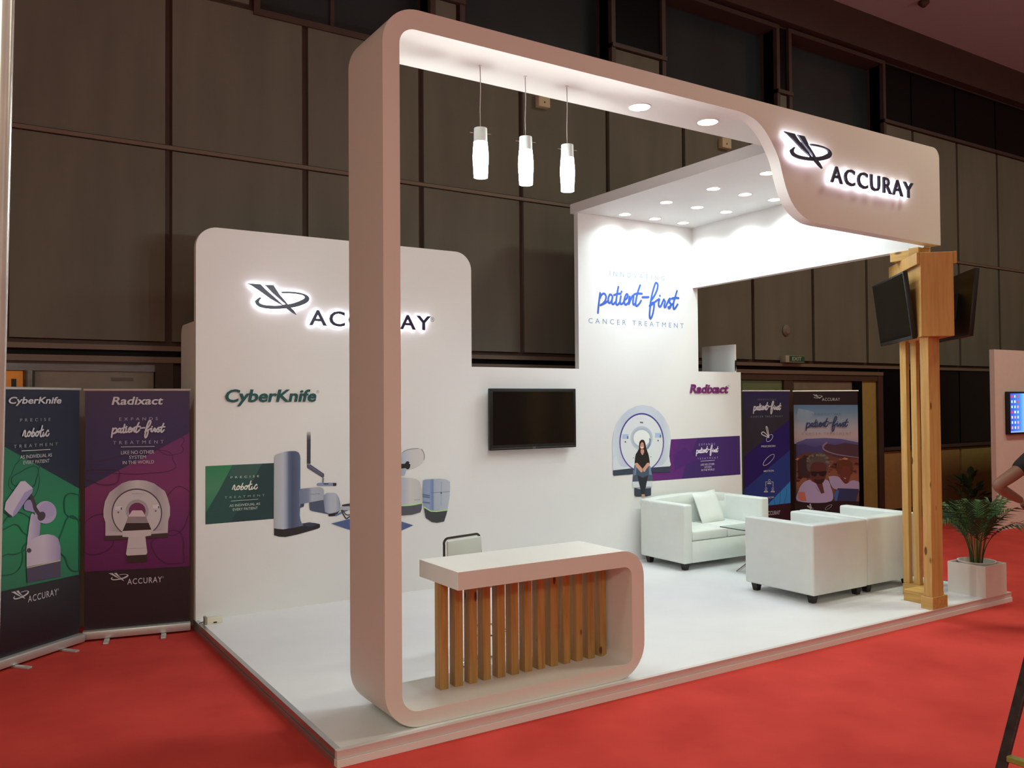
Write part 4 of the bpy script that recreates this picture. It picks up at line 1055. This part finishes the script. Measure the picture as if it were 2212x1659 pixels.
def draw_green(a, F):
    Z = zoomer(0, 700, 2.127); W_, H_ = a.W, a.H
    f = lambda x, y: F.px(*Z(x, y))
    x0, x1 = 0.014, a.w
    a.grad([(x0, 1.0), (x1, 1.0), (x1, H_-0.01), (x0, H_-0.01)], [(0, (34, 48, 58)), (0.5, (30, 42, 62)), (1, (36, 42, 66))], 1, local=True)
    l = f(15, 560); r_ = f(370, 755); bl_ = f(5, 1228); br_ = f(370, 1150)
    sl = (r_[1]-l[1])/(r_[0]-l[0])
    a.grad([(x0, bl_[1]+0.0), (x1, br_[1]), (x1, r_[1]), (x0, l[1]+sl*(x0-l[0]))], [(0, (40, 116, 84)), (0.4, (30, 138, 88)), (0.7, (40, 124, 92)), (1, (34, 116, 90))], 1, local=True)
    for i, (cx, cy, rx, rz) in enumerate(((120, 700, 0.17, 0.16), (120, 710, 0.11, 0.10), (40, 1010, 0.22, 0.22), (45, 1000, 0.15, 0.14), (360, 830, 0.15, 0.13), (330, 1010, 0.14, 0.22))):
        c = f(cx, cy); contour(a, c[0], c[1], rx, rz, (24, 82, 66), 0.008, i, x0, x1, bl_[1]+0.02, l[1]-0.02)
    a.poly([(x0, 0.09), (x1, 0.09), (x1, br_[1]), (x0, bl_[1])], (34, 25, 34), local=True)
    a.Z = zoomer(0, 980, 5.925)
    lil = (206, 198, 218); lil2 = (168, 156, 204)
    a.blob([(500, 860), (360, 1000), (335, 1180), (330, 1240), (480, 1060), (505, 900)], (176, 162, 196))
    a.grad([(385, 780), (410, 760), (500, 860), (498, 1040), (420, 1080), (340, 1160), (358, 950)], [(0, lil), (1, (164, 150, 190))], 0)
    a.grad([(330, 1450), (330, 1180), (355, 1120), (430, 1075), (520, 1040), (600, 1030), (680, 1045), (735, 1085), (765, 1200), (765, 1365)], [(0, (200, 186, 204)), (0.5, (206, 194, 212)), (1, (160, 146, 184))], 0)
    a.poly([(332, 1470), (765, 1368), (765, 1570), (340, 1650)], (76, 66, 92))
    a.stroke([(335, 1462), (762, 1368)], 0.006, (214, 210, 160), smooth=False)
    a.ell((572, 750), 140, 145, (184, 170, 206)); a.ell((600, 720), 100, 100, (176, 160, 204)); a.ell((520, 800), 48, 62, (70, 56, 72), rot=0.5)
    a.blob([(300, 640), (350, 590), (420, 620), (440, 740), (380, 740), (300, 710)], (160, 150, 196))
    a.stroke([(375, 530), (420, 620), (440, 700), (500, 790)], 0.035, (66, 54, 60))
    a.poly([(250, 355), (310, 350), (408, 440), (405, 480), (200, 770), (150, 810), (45, 715), (62, 620)], lil)
    a.poly([(408, 440), (405, 490), (290, 640), (200, 770), (150, 805), (160, 740), (300, 500)], lil2)
    a.poly([(30, 735), (55, 735), (150, 800), (130, 815)], (66, 50, 70))
    a.ell((360, 1238), 30, 30, (70, 62, 74))
    a.Z = zoomer(0, 700, 2.127); tx = (205, 208, 214)
    a.text('CyberKnife', (35, 366), (278, 366), (35, 334), tx, 0.025, 0.18)
    a.text('PRECISE', (88, 447), (228, 446), (88, 433), (160, 170, 180), 0, 0, 1.9)
    p_ = f(100, 520); q_ = f(220, 515); script(a, ROU, ROH, p_[0], q_[0], p_[1], tx, 0.05)
    a.text('TREATMENT', (58, 567), (260, 560), (58, 553), (150, 176, 166), 0, 0, 1.9)
    a.stroke([(95, 583), (225, 576)], 0.006, tx, smooth=False)
    a.text('AS INDIVIDUAL AS', (88, 617), (233, 611), (88, 601), tx)
    a.text('EVERY PATIENT', (102, 643), (222, 637), (102, 627), tx)
    p0_ = f(45, 1288); p1_ = f(265, 1245); p2_ = f(45, 1245)
    logo(a, p0_[0], p1_[0], p0_[1]-0.02, p0_[1]+0.10, tx)
def draw_purple(a, F):
    Z = zoomer(0, 700, 2.127); W_, H_ = a.W, a.H; f = lambda x, y: F.px(*Z(x, y)); x0, x1 = 0.014, a.w
    a.grad([(x0, 0.9), (x1, 0.9), (x1, H_-0.01), (x0, H_-0.01)], [(0, (40, 40, 80)), (0.5, (44, 40, 86)), (0.8, (52, 34, 84)), (1, (50, 28, 70))], 1, local=True)
    l = f(375, 755); r_ = f(875, 500); bl_ = f(372, 1140); br_ = f(875, 1113)
    a.grad([(x0, bl_[1]), (x1, br_[1]), (x1, r_[1]), (x0, l[1])], [(0, (94, 28, 84)), (0.3, (104, 36, 98)), (0.6, (122, 48, 100)), (1, (108, 40, 104))], 1, local=True)
    for i, (cx, cy, rx, rz) in enumerate(((790, 560, 0.12, 0.08), (640, 640, 0.3, 0.12), (820, 850, 0.14, 0.2), (450, 960, 0.2, 0.16), (780, 1030, 0.16, 0.14), (470, 700, 0.14, 0.08))):
        c = f(cx, cy); contour(a, c[0], c[1], rx, rz, (70, 22, 66), 0.006, 20+i, x0, x1, bl_[1]+0.02, r_[1]-0.03)
    a.poly([(x0, 0.09), (x1, 0.09), (x1, br_[1]), (x0, bl_[1])], (36, 26, 34), local=True)
    a.Z = zoomer(200, 1010, 6.635)
    g1, g2, g3 = (200, 190, 196), (170, 160, 170), (206, 198, 202)
    a.poly([(178, 975), (1080, 935), (1080, 1000), (178, 1040)], (62, 52, 52))
    a.grad([(185, 975), (185, 780), (158, 700), (158, 600), (180, 480), (245, 355), (330, 290), (420, 225), (520, 190), (640, 178), (760, 185), (880, 225), (985, 300), (1035, 335), (1080, 440), (1110, 560), (1110, 680), (1085, 760), (1078, 935), (840, 945), (430, 965)],
           [(0, g1), (0.25, g2), (0.5, g3), (0.8, g2), (1, g1)], 0)
    a.ell((635, 650), 362, 352, (74, 64, 82), 44); a.ell((635, 652), 346, 335, (202, 194, 200), 44)
    a.poly([(190, 900), (430, 925), (440, 970), (185, 975)], (196, 186, 192)); a.poly([(845, 905), (1078, 900), (1078, 935), (840, 950)], (190, 180, 188))
    a.ell((640, 620), 165, 165, (168, 160, 168), 36); a.ell((640, 620), 120, 118, (112, 44, 92), 36)
    a.poly([(560, 625), (575, 612), (705, 612), (720, 625), (740, 660), (770, 720), (500, 720), (540, 660)], (220, 196, 202))
    a.poly([(510, 700), (765, 700), (805, 795), (478, 795)], (150, 138, 146))
    a.poly([(478, 795), (805, 792), (842, 888), (430, 908)], (44, 34, 38))
    a.poly([(430, 908), (842, 888), (840, 970), (755, 985), (515, 995), (430, 990)], (206, 196, 200))
    a.poly([(515, 995), (755, 980), (785, 1215), (770, 1245), (500, 1260), (480, 1240)], (204, 194, 200))
    a.stroke([(500, 1160), (775, 1150)], 0.004, (160, 150, 160), smooth=False)
    a.poly([(488, 1262), (780, 1245), (778, 1345), (490, 1362)], (50, 40, 40))
    for sx, sy in ((325, 555), (860, 535)):
        a.poly([(sx, sy), (sx+95, sy-4), (sx+95, sy+48), (sx, sy+52)], (220, 214, 220)); a.poly([(sx+80, sy+15), (sx+95, sy+15), (sx+95, sy+48), (sx+80, sy+48)], (70, 60, 80)); a.ell((sx+45, sy+85), 13, 13, (110, 100, 108))
    a.text('Radixact', (570, 380), (740, 378), (570, 362), (168, 160, 168))
    a.Z = Z; tx = (204, 198, 210)
    a.text('Radixact', (513, 370), (750, 371), (513, 333), tx, 0.022, 0.18)
    a.text('EXPANDS', (548, 443), (725, 442), (548, 429), (166, 158, 184), 0, 0, 1.9)
    p_ = f(513, 525); q_ = f(757, 520); script(a, PFU, PFH, p_[0], q_[0], p_[1], tx, 0.03)
    a.text('TREATMENT', (520, 551), (752, 549), (520, 536), (166, 158, 184), 0, 0, 1.9)
    a.stroke([(557, 564), (710, 562)], 0.005, tx, smooth=False)
    a.text('LIKE NO OTHER', (557, 597), (709, 596), (557, 581), tx)
    a.text('SYSTEM', (594, 619), (671, 618), (594, 604), tx)
    a.text('IN THE WORLD', (564, 642), (708, 641), (564, 627), tx)
    p0_ = f(498, 1202); p1_ = f(752, 1195)
    logo(a, p0_[0], p1_[0], p0_[1], p0_[1]+0.115, tx)
phA = math.atan2(3.806-3.289, -0.943+1.585)
BLG = 'roll-up banners left of the stand'
banner(-0.943-0.93*math.cos(phA), 3.806-0.93*math.sin(phA)-0.02, phA, 0.93, 2.275, 'green and navy roll-up banner with a robot arm, leftmost', draw_green, BLG)
phB = math.atan2(3.669-3.86, -0.016+0.924)
banner(-0.928, 3.84, phB, 0.915, 2.268, 'purple roll-up banner with a ring scanner beside the feature wall', draw_purple, BLG)
def draw_blue(a, F):
    a.Z = zoomer(1280, 840, 3.95); f = lambda x, y: F.px(*a.Z(x, y)); W_, H_ = a.W, a.H; x0, x1 = 0.014, a.w
    a.grad([(x0, 0.5), (x1, 0.5), (x1, H_-0.01), (x0, H_-0.01)], [(0, (36, 38, 48)), (0.75, (42, 44, 58)), (1, (38, 40, 84))], 1, local=True)
    z = lambda y: f(1500, y)[1]
    a.poly([(x0, z(570)), (x1, z(265)), (x1, z(530)), (x0, z(845))], (28, 24, 98), local=True)
    a.poly([(x0, z(860)), (x0, z(845)), (x1, z(530)), (x1, z(1000)), (x0, z(1100))], (26, 56, 128), local=True)
    a.poly([(x0+0.42, z(1000)), (x1, z(800)), (x1, z(988)), (x0+0.42, z(1000))][:3]+[(x1, z(990))], (40, 128, 200), local=True)
    for k in range(4): a.stroke([(x0+0.50+0.09*k, z(995)), (x0+0.46+0.12*k, z(960-14*k)), (x0+0.44+0.13*k, z(930-22*k))], 0.006, (18, 60, 110), local=True)
    a.poly([(x0, 0.09), (x1, 0.09), (x1, z(988)), (x0, z(1003))], (36, 18, 34), local=True)
    tx = (200, 200, 210)
    a.text('INNOVATING', (1405, 98), (1565, 98), (1405, 84), (120, 124, 140), 0, 0, 1.6)
    p_ = f(1372, 215); q_ = f(1606, 215); script(a, PFU, PFH, p_[0], q_[0], p_[1], tx, 0.034)
    a.text('CANCER TREATMENT', (1348, 243), (1620, 243), (1348, 229), (140, 144, 156), 0, 0, 1.5)
    for L in ([(1500, 415), (1480, 345), (1478, 322), (1490, 335), (1502, 410)], [(1498, 415), (1445, 390), (1440, 375), (1460, 370), (1500, 412)]): a.stroke(L, 0.014, tx)
    a.ring((1507, 420), 22, 38, 4, tx, 28, rot=0.7)
    a.text('PRECISION', (1437, 497), (1555, 497), (1437, 481), tx, 0.01)
    a.ring((1500, 606), 24, 66, 4, tx, 34, rot=0.78)
    a.stroke([(1518, 628), (1532, 612)], 0.02, (26, 40, 110), smooth=False)
    a.text('MOTION', (1458, 708), (1543, 708), (1458, 692), tx, 0.01)
    for (cx, cy) in ((1505, 790), (1476, 860), (1534, 860)):
        a.ring((cx, cy-8), 9, 12, 3, tx, 16); a.ring((cx, cy+16), 15, 10, 3, tx, 16, PI, 2*PI); a.stroke([(cx-15, cy+18), (cx+15, cy+18)], 0.012, tx, smooth=False)
    for sx in (-1, 1): a.stroke([(1505+sx*16, 793), (1505+sx*31, 793), (1505+sx*31, 832)], 0.009, tx, smooth=False)
    a.text('WORKFLOW', (1445, 935), (1543, 935), (1445, 920), tx, 0.01)
    p0_ = f(1410, 1085); p1_ = f(1600, 1080); logo(a, p0_[0], p1_[0], p0_[1], p0_[1]+0.13, tx)
def draw_photo(a, F):
    a.Z = zoomer(1640, 840, 5.925); f = lambda x, y: F.px(*a.Z(x, y)); W_, H_ = a.W, a.H; x0, x1 = 0.014, a.w
    z = lambda y: f(880, y)[1]
    dk = (30, 24, 34)
    a.poly([(x0, 0.09), (x1, 0.09), (x1, H_-0.01), (x0, H_-0.01)], dk, local=True)
    a.grad([(x0, z(700)), (x1, z(700)), (x1, z(208)), (x0, z(202))], [(0, (150, 150, 178)), (0.2, (190, 168, 172)), (0.45, (168, 172, 190)), (0.8, (112, 146, 182)), (1, (96, 132, 172))], 1, local=True)
    a.blob([(500, 250), (700, 300), (640, 380), (540, 420), (480, 380)], (140, 164, 190))
    zz = lambda pts_: [(min(x1, max(x0, f(*p)[0])), f(*p)[1]) for p in pts_]
    a.grad(zz([(475, 690), (600, 640), (850, 628), (1050, 640), (1280, 685), (1280, 900), (475, 900)]), [(0, (60, 48, 84)), (0.6, (76, 70, 128)), (1, (98, 94, 150))], 1, local=True)
    a.poly(zz([(475, 720), (560, 700), (700, 750), (800, 720), (820, 800), (500, 860)]), (66, 62, 118), local=True)
    a.poly(zz([(850, 700), (980, 720), (1100, 690), (1280, 720), (1280, 980), (900, 900), (820, 790)]), (74, 50, 66), local=True)
    a.stroke(zz([(860, 690), (815, 740), (850, 790), (1000, 840), (1280, 880)]), 0.03, (138, 112, 132), local=True, taper=True)
    a.grad(zz([(475, 860), (620, 805), (860, 830), (1000, 880), (1280, 890), (1280, 1440), (475, 1440)]), [(0, (110, 70, 58)), (0.4, (150, 92, 66)), (0.75, (118, 70, 56)), (1, (88, 54, 56))], 1, local=True)
    rr = random.Random(5)
    for k in range(150):
        cx = rr.uniform(490, 1265); cy = rr.uniform(870, 1420); s_ = rr.uniform(12, 46)
        c_ = rr.choice([(70, 40, 38), (52, 34, 40), (168, 108, 76), (190, 128, 92), (96, 56, 46), (150, 84, 50), (130, 86, 70)])
        a.poly(zz([(cx-s_, cy), (cx-s_*0.2, cy-s_*0.5), (cx+s_, cy-s_*0.2), (cx+s_*0.5, cy+s_*0.45)]), c_, local=True)
    a.poly(zz([(495, 900), (620, 860), (650, 1130), (500, 1130)]), (54, 34, 40), local=True)
    # woman behind
    a.blob([(980, 1000), (1000, 930), (1080, 905), (1170, 930), (1195, 1010), (1180, 1090), (1100, 1110), (1010, 1080)], (96, 50, 34))
    a.blob([(880, 1120), (1000, 1120), (1100, 1215), (1180, 1170), (1280, 1195), (1280, 1300), (1000, 1290), (920, 1240)], (168, 152, 190))
    a.blob([(1040, 1040), (1080, 990), (1150, 1000), (1165, 1090), (1130, 1200), (1080, 1190), (1045, 1120)], (104, 52, 46))
    a.poly([(1075, 1135), (1110, 1142), (1095, 1152)], (210, 190, 190))
    a.poly([(1000, 1270), (1275, 1280), (1230, 1440), (940, 1430)], (38, 54, 96))
    a.poly([(950, 1350), (990, 1290), (1020, 1300), (990, 1435), (960, 1425)], (60, 100, 160))
    # man in front
    a.blob([(640, 1160), (720, 1200), (850, 1160), (905, 1230), (915, 1438), (500, 1438), (500, 1300), (560, 1200)], (172, 156, 196))
    a.poly([(720, 1200), (800, 1190), (830, 1330), (790, 1340)], (90, 50, 48)); a.poly([(700, 1215), (780, 1330), (740, 1300)], (140, 126, 168))
    a.blob([(600, 980), (620, 880), (690, 820), (780, 810), (860, 850), (895, 930), (880, 1010), (840, 1080), (640, 1060)], (86, 76, 74))
    for k in range(26):
        an = PI+PI*k/25; cx = 748+130*math.cos(an)+rr.uniform(-14, 14); cy = 945+105*math.sin(an)+rr.uniform(-14, 14); a.ell((cx, cy), 20, 16, rr.choice([(118, 108, 104), (70, 60, 60), (98, 88, 86)]), 8)
    a.blob([(650, 1010), (680, 950), (760, 935), (840, 960), (858, 1040), (840, 1140), (790, 1210), (720, 1205), (665, 1140)], (88, 46, 44))
    a.blob([(650, 1055), (740, 1058), (850, 1052), (852, 1085), (820, 1118), (775, 1110), (745, 1080), (720, 1118), (670, 1110)], (26, 16, 24))
    a.blob([(700, 1150), (760, 1160), (830, 1150), (810, 1200), (765, 1215), (710, 1200)], (50, 28, 32))
    a.poly([(500, 1320), (580, 1320), (600, 1435), (545, 1435), (498, 1400)], (196, 112, 92))
    tx = (205, 205, 212); nb = (42, 60, 106)
    p0_ = f(680, 158); p1_ = f(1030, 158); logo(a, p0_[0], p1_[0], p0_[1]+0.004, p0_[1]+0.105, tx, False)
    a.text('INNOVATING', (675, 332), (1040, 332), (675, 306), (92, 122, 158), 0, 0, 1.9)
    p_ = f(595, 520); q_ = f(1132, 520); script(a, PFU, PFH, p_[0], q_[0], f(595, 545)[1], nb, 0.024)
    a.text('CANCER TREATMENT', (542, 582), (1170, 585), (542, 556), (126, 134, 160), 0, 0, 1.7)
    a.Z = zoomer(1640, 840, 5.925)
    for L in ([(655, 1530), (640, 1480), (652, 1475), (662, 1528)], [(650, 1530), (612, 1505), (620, 1495), (655, 1525)]): a.stroke(L, 0.008, tx)
    a.ring((880, 1512), 18, 54, 3, tx, 28, rot=0.95); a.ring((665, 1540), 12, 24, 3, tx, 20, rot=0.8)
    a.ring((1085, 1510), 10, 10, 3, tx, 14); a.ring((1085, 1540), 16, 12, 3, tx, 14, PI, 2*PI)
BRG = 'roll-up banners right of the stand'
banner(7.775, 3.95, math.radians(-6), 0.93, 2.27, 'dark blue roll-up banner with line icons beside the partition', draw_blue, BRG)
banner(9.13, 4.16, math.radians(-33), 1.03, 2.27, 'roll-up banner with a photo of a couple in the hills', draw_photo, BRG)

# ------------------------------------------------------------------ neighbouring pink stand with monitor
pk = empty('neighbour_stand_wall', (13.5, 2.7, 0), 0, 'plain pink-white stand wall at the far right edge', 'wall')
at_world(MB().box(12.21, 16.5, 2.67, 2.75, 0, 2.93).build('wall_board', mat('pinkish_board', (222, 196, 190), 0.6, noise=0.03), pk, smooth=False), pk)
mo = empty('monitor', (13.0, 2.6, 1.57), 0, 'wall monitor showing a bright blue desktop at right edge', 'monitor')
at_world(MB().box(12.50, 13.75, 2.60, 2.668, 1.545, 2.245).build('housing', black, mo, bevel=0.006), mo)
F = Fr((12.50, 2.598, 1.545), (1, 0, 0)); a = Art(F)
a.grad([(0.03, 0.03), (1.22, 0.03), (1.22, 0.67), (0.03, 0.67)], [(0, (40, 70, 190)), (0.25, (60, 120, 225)), (0.45, (130, 200, 245)), (0.6, (60, 130, 225)), (1, (30, 70, 190))], 0, local=True)
rr = random.Random(3)
for i in range(3):
    for j in range(7):
        c_ = rr.choice([(220, 230, 240), (200, 60, 60), (180, 200, 230), (230, 150, 120), (160, 210, 170)])
        x = 0.06+0.09*i; y = 0.60-0.085*j
        a.poly([(x, y), (x+0.045, y), (x+0.045, y+0.042), (x, y+0.042)], c_, local=True)
a.poly([(0.03, 0.03), (1.22, 0.03), (1.22, 0.055), (0.03, 0.055)], (120, 150, 210), local=True)
at_world(a.build('screen', mo, SCREENINK), mo)

# ------------------------------------------------------------------ silver pole at the left edge
def ray_at(a_, b_, d_):
    return CC + (_fw + _r*((a_-1106)/CAMF) - _u*((b_-829.5)/CAMF))*d_
P1 = ray_at(3, 0, 2.2); P2 = ray_at(-16, 800, 2.2); dd = (P2-P1)/(P2-P1).z
foot = P2+dd*(0-P2.z); top = P2+dd*(4.6-P2.z)
po = empty('truss_pole', tuple(foot), 0, 'shiny silver pole rising along the left edge', 'pole')
at_world(MB().tube([foot+dd*0.012, top], 0.030, 24).build('tube', mat('polished_aluminium', (226, 226, 222), 0.25, metal=0.6, noise=0.12, nscale=6), po), po)
MB().lathe([(0.12, 0.0), (0.12, 0.012), (0.04, 0.02)], n=20).build('base_plate', alu, po)
# ------------------------------------------------------------------ ladder at the right edge
lm = mat('ladder_dark_steel', (62, 54, 54), 0.5, metal=0.3, noise=0.5, nscale=22, rgb2=(40, 34, 34))
ry = mat('ladder_yellow_rung', (140, 138, 66), 0.55, noise=0.2, nscale=12)
pa_ = ray_at(2163, 1659, 3.2); pb_ = ray_at(2208, 1485, 3.2); du = (pb_-pa_)/(pb_-pa_).z
lf = pa_+du*(-pa_.z)
across = (_r0*0.56 - Vector((math.sin(CYAW), math.cos(CYAW), 0))*0.83).normalized()
ld = empty('stepladder', tuple(lf), 0, 'paint-spotted dark stepladder with yellow rungs at the lower right', 'ladder')
n_ = across.cross(Vector((0, 0, 1))).normalized()
for k in (0.0, 0.46):
    at_world(MB().obox(lf+across*k-n_*0.012-across*0.018, du*2.0, across*0.036, n_*0.024).build('rail', lm, ld, bevel=0.003, seg=1), ld)
for zz_ in (0.35, 0.79, 1.20, 1.60):
    c = lf+du*zz_
    at_world(MB().obox(c+across*0.018-n_*0.01, across*0.424, n_*0.03, (0, 0, 0.022)).build('rung', ry, ld, bevel=0.003, seg=1), ld)
lean = Vector((_r0.x, _r0.y, 0))*0.55
for k in (0.02, 0.44):
    at_world(MB().tube([lf+across*k+du*1.95, lf+across*k+du*1.95+Vector((0.50, -0.30, -1.945))], 0.014, 8).build('rear_leg', lm, ld), ld)
at_world(MB().obox(lf+du*2.0-n_*0.05, across*0.46, n_*0.16, (0, 0, 0.02)).build('top_plate', lm, ld, bevel=0.003, seg=1), ld)

# ------------------------------------------------------------------ person at the right edge
skin = mat('skin', (136, 98, 82), 0.5, noise=0.06, nscale=10)
shirt = mat('black_tee', (30, 30, 36), 0.85, noise=0.1, nscale=14, bump=0.2)
trs = mat('dark_trousers', (28, 28, 34), 0.85)
hairm = mat('black_hair', (20, 16, 15), 0.6)
shoem = mat('black_shoe', (24, 22, 22), 0.5)
def skinned(name, joints, bones, m, parent, root=0, sub=2):
    me = bpy.data.meshes.new(name); me.from_pydata([j[0] for j in joints], bones, [])
    o_ = bpy.data.objects.new(name, me); COL.objects.link(o_); o_.parent = parent
    md = o_.modifiers.new('skin', 'SKIN'); md.use_smooth_shade = True
    for i, j in enumerate(joints):
        sv = me.skin_vertices[0].data[i]; r_ = j[1]; sv.radius = r_ if isinstance(r_, tuple) else (r_, r_); sv.use_root = (i == root)
    if sub:
        md = o_.modifiers.new('sub', 'SUBSURF'); md.levels = sub; md.render_levels = sub
    me.materials.append(m); return o_
elbow = ray_at(2130, 1050, 8.0)
base = elbow + _r0*0.68; base.z = 0.0
K = elbow.z/1.14
pe = empty('person', tuple(base), -CYAW, 'person in black tee with hand on hip cut off by the right frame edge', 'person')
def V(x, y, z): return (x*K, y*K, z*K)
ex = -0.68/K
# body: legs, trunk, neck, head, arms as one surface
J = [(V(0, 0, 0.94), (0.135*K, 0.10*K)), (V(0, 0.0, 1.12), (0.125*K, 0.09*K)), (V(0, 0.01, 1.30), (0.15*K, 0.10*K)), (V(0, 0.0, 1.43), (0.10*K, 0.075*K)),
     (V(0, -0.01, 1.50), 0.052*K), (V(0, 0.0, 1.57), 0.06*K), (V(0, 0.015, 1.66), (0.078*K, 0.095*K)), (V(0, 0.01, 1.74), (0.06*K, 0.075*K)),
     (V(-0.19, 0, 1.385), 0.064*K), (V(-0.36, -0.03, 1.25), 0.056*K), (V(ex+0.045, -0.06, 1.145), 0.050*K), (V(ex+0.16, 0.0, 1.09), 0.046*K), (V(-0.27, 0.05, 1.01), 0.030*K),
     (V(0.19, 0, 1.405), 0.062*K), (V(0.34, -0.03, 1.27), 0.052*K), (V(0.45, -0.06, 1.145), 0.046*K), (V(0.36, 0.0, 1.085), 0.043*K), (V(0.25, 0.05, 1.01), 0.030*K),
     (V(-0.095, 0, 0.86), 0.088*K), (V(-0.11, 0.01, 0.48), 0.058*K), (V(-0.115, -0.02, 0.09), 0.038*K), (V(-0.12, 0.10, 0.035), 0.034*K),
     (V(0.095, 0, 0.86), 0.088*K), (V(0.11, 0.01, 0.48), 0.058*K), (V(0.115, -0.02, 0.09), 0.038*K), (V(0.12, 0.10, 0.035), 0.034*K)]
Bn = [(0, 1), (1, 2), (2, 3), (3, 4), (4, 5), (5, 6), (6, 7), (3, 8), (8, 9), (9, 10), (10, 11), (11, 12), (3, 13), (13, 14), (14, 15), (15, 16), (16, 17),
      (0, 18), (18, 19), (19, 20), (20, 21), (0, 22), (22, 23), (23, 24), (24, 25)]
skinned('body', J, Bn, skin, pe)
def hand(sx):
    wx = -0.27 if sx < 0 else 0.25
    P_ = [(V(wx, 0.05, 1.01), 0.028*K), (V(wx+sx*-0.03, 0.08, 0.985), (0.034*K, 0.016*K))]; B_ = [(0, 1)]
    for i in range(4):
        b0 = len(P_); ln = (0.034, 0.038, 0.036, 0.029)[i]
        x_ = wx-sx*0.035; z_ = 1.002-0.018*i
        P_ += [(V(x_, 0.095, z_), 0.0095*K), (V(x_-sx*ln*0.7, 0.112, z_-0.01), 0.009*K), (V(x_-sx*ln*1.5, 0.112, z_-0.022), 0.008*K)]
        B_ += [(1, b0), (b0, b0+1), (b0+1, b0+2)]
    b0 = len(P_); P_ += [(V(wx-sx*0.015, 0.04, 0.975), 0.011*K), (V(wx-sx*0.05, 0.0, 0.965), 0.010*K)]; B_ += [(0, b0), (b0, b0+1)]
    return skinned('hand', P_, B_, skin, pe, 0, 1)
hand(-1); hand(1)
sh = [(V(0, 0, 0.98), (0.145*K, 0.112*K)), (V(0, 0.0, 1.12), (0.138*K, 0.105*K)), (V(0, 0.01, 1.30), (0.162*K, 0.112*K)), (V(0, 0.0, 1.435), (0.115*K, 0.085*K)),
      (V(-0.19, 0, 1.385), 0.078*K), (V(-0.37, -0.03, 1.242), 0.069*K), (V(0.19, 0, 1.405), 0.075*K), (V(0.33, -0.028, 1.275), 0.066*K)]
skinned('tee_shirt', sh, [(0, 1), (1, 2), (2, 3), (3, 4), (4, 5), (3, 6), (6, 7)], shirt, pe)
tr = [(V(0, 0, 0.95), (0.142*K, 0.108*K)), (V(-0.095, 0, 0.86), 0.098*K), (V(-0.11, 0.01, 0.48), 0.068*K), (V(-0.115, -0.02, 0.08), 0.055*K),
      (V(0.095, 0, 0.86), 0.098*K), (V(0.11, 0.01, 0.48), 0.068*K), (V(0.115, -0.02, 0.08), 0.055*K)]
skinned('trousers', tr, [(0, 1), (1, 2), (2, 3), (0, 4), (4, 5), (5, 6)], trs, pe)
for sx in (-1, 1):
    skinned('shoe', [(V(sx*0.117, -0.05, 0.042), 0.045*K), (V(sx*0.12, 0.06, 0.038), (0.05*K, 0.036*K)), (V(sx*0.122, 0.15, 0.03), (0.042*K, 0.028*K))], [(0, 1), (1, 2)], shoem, pe, 0, 1)
skinned('hair', [(V(0, -0.02, 1.70), (0.082*K, 0.085*K)), (V(0, -0.005, 1.765), (0.07*K, 0.085*K))], [(0, 1)], hairm, pe, 0, 2)
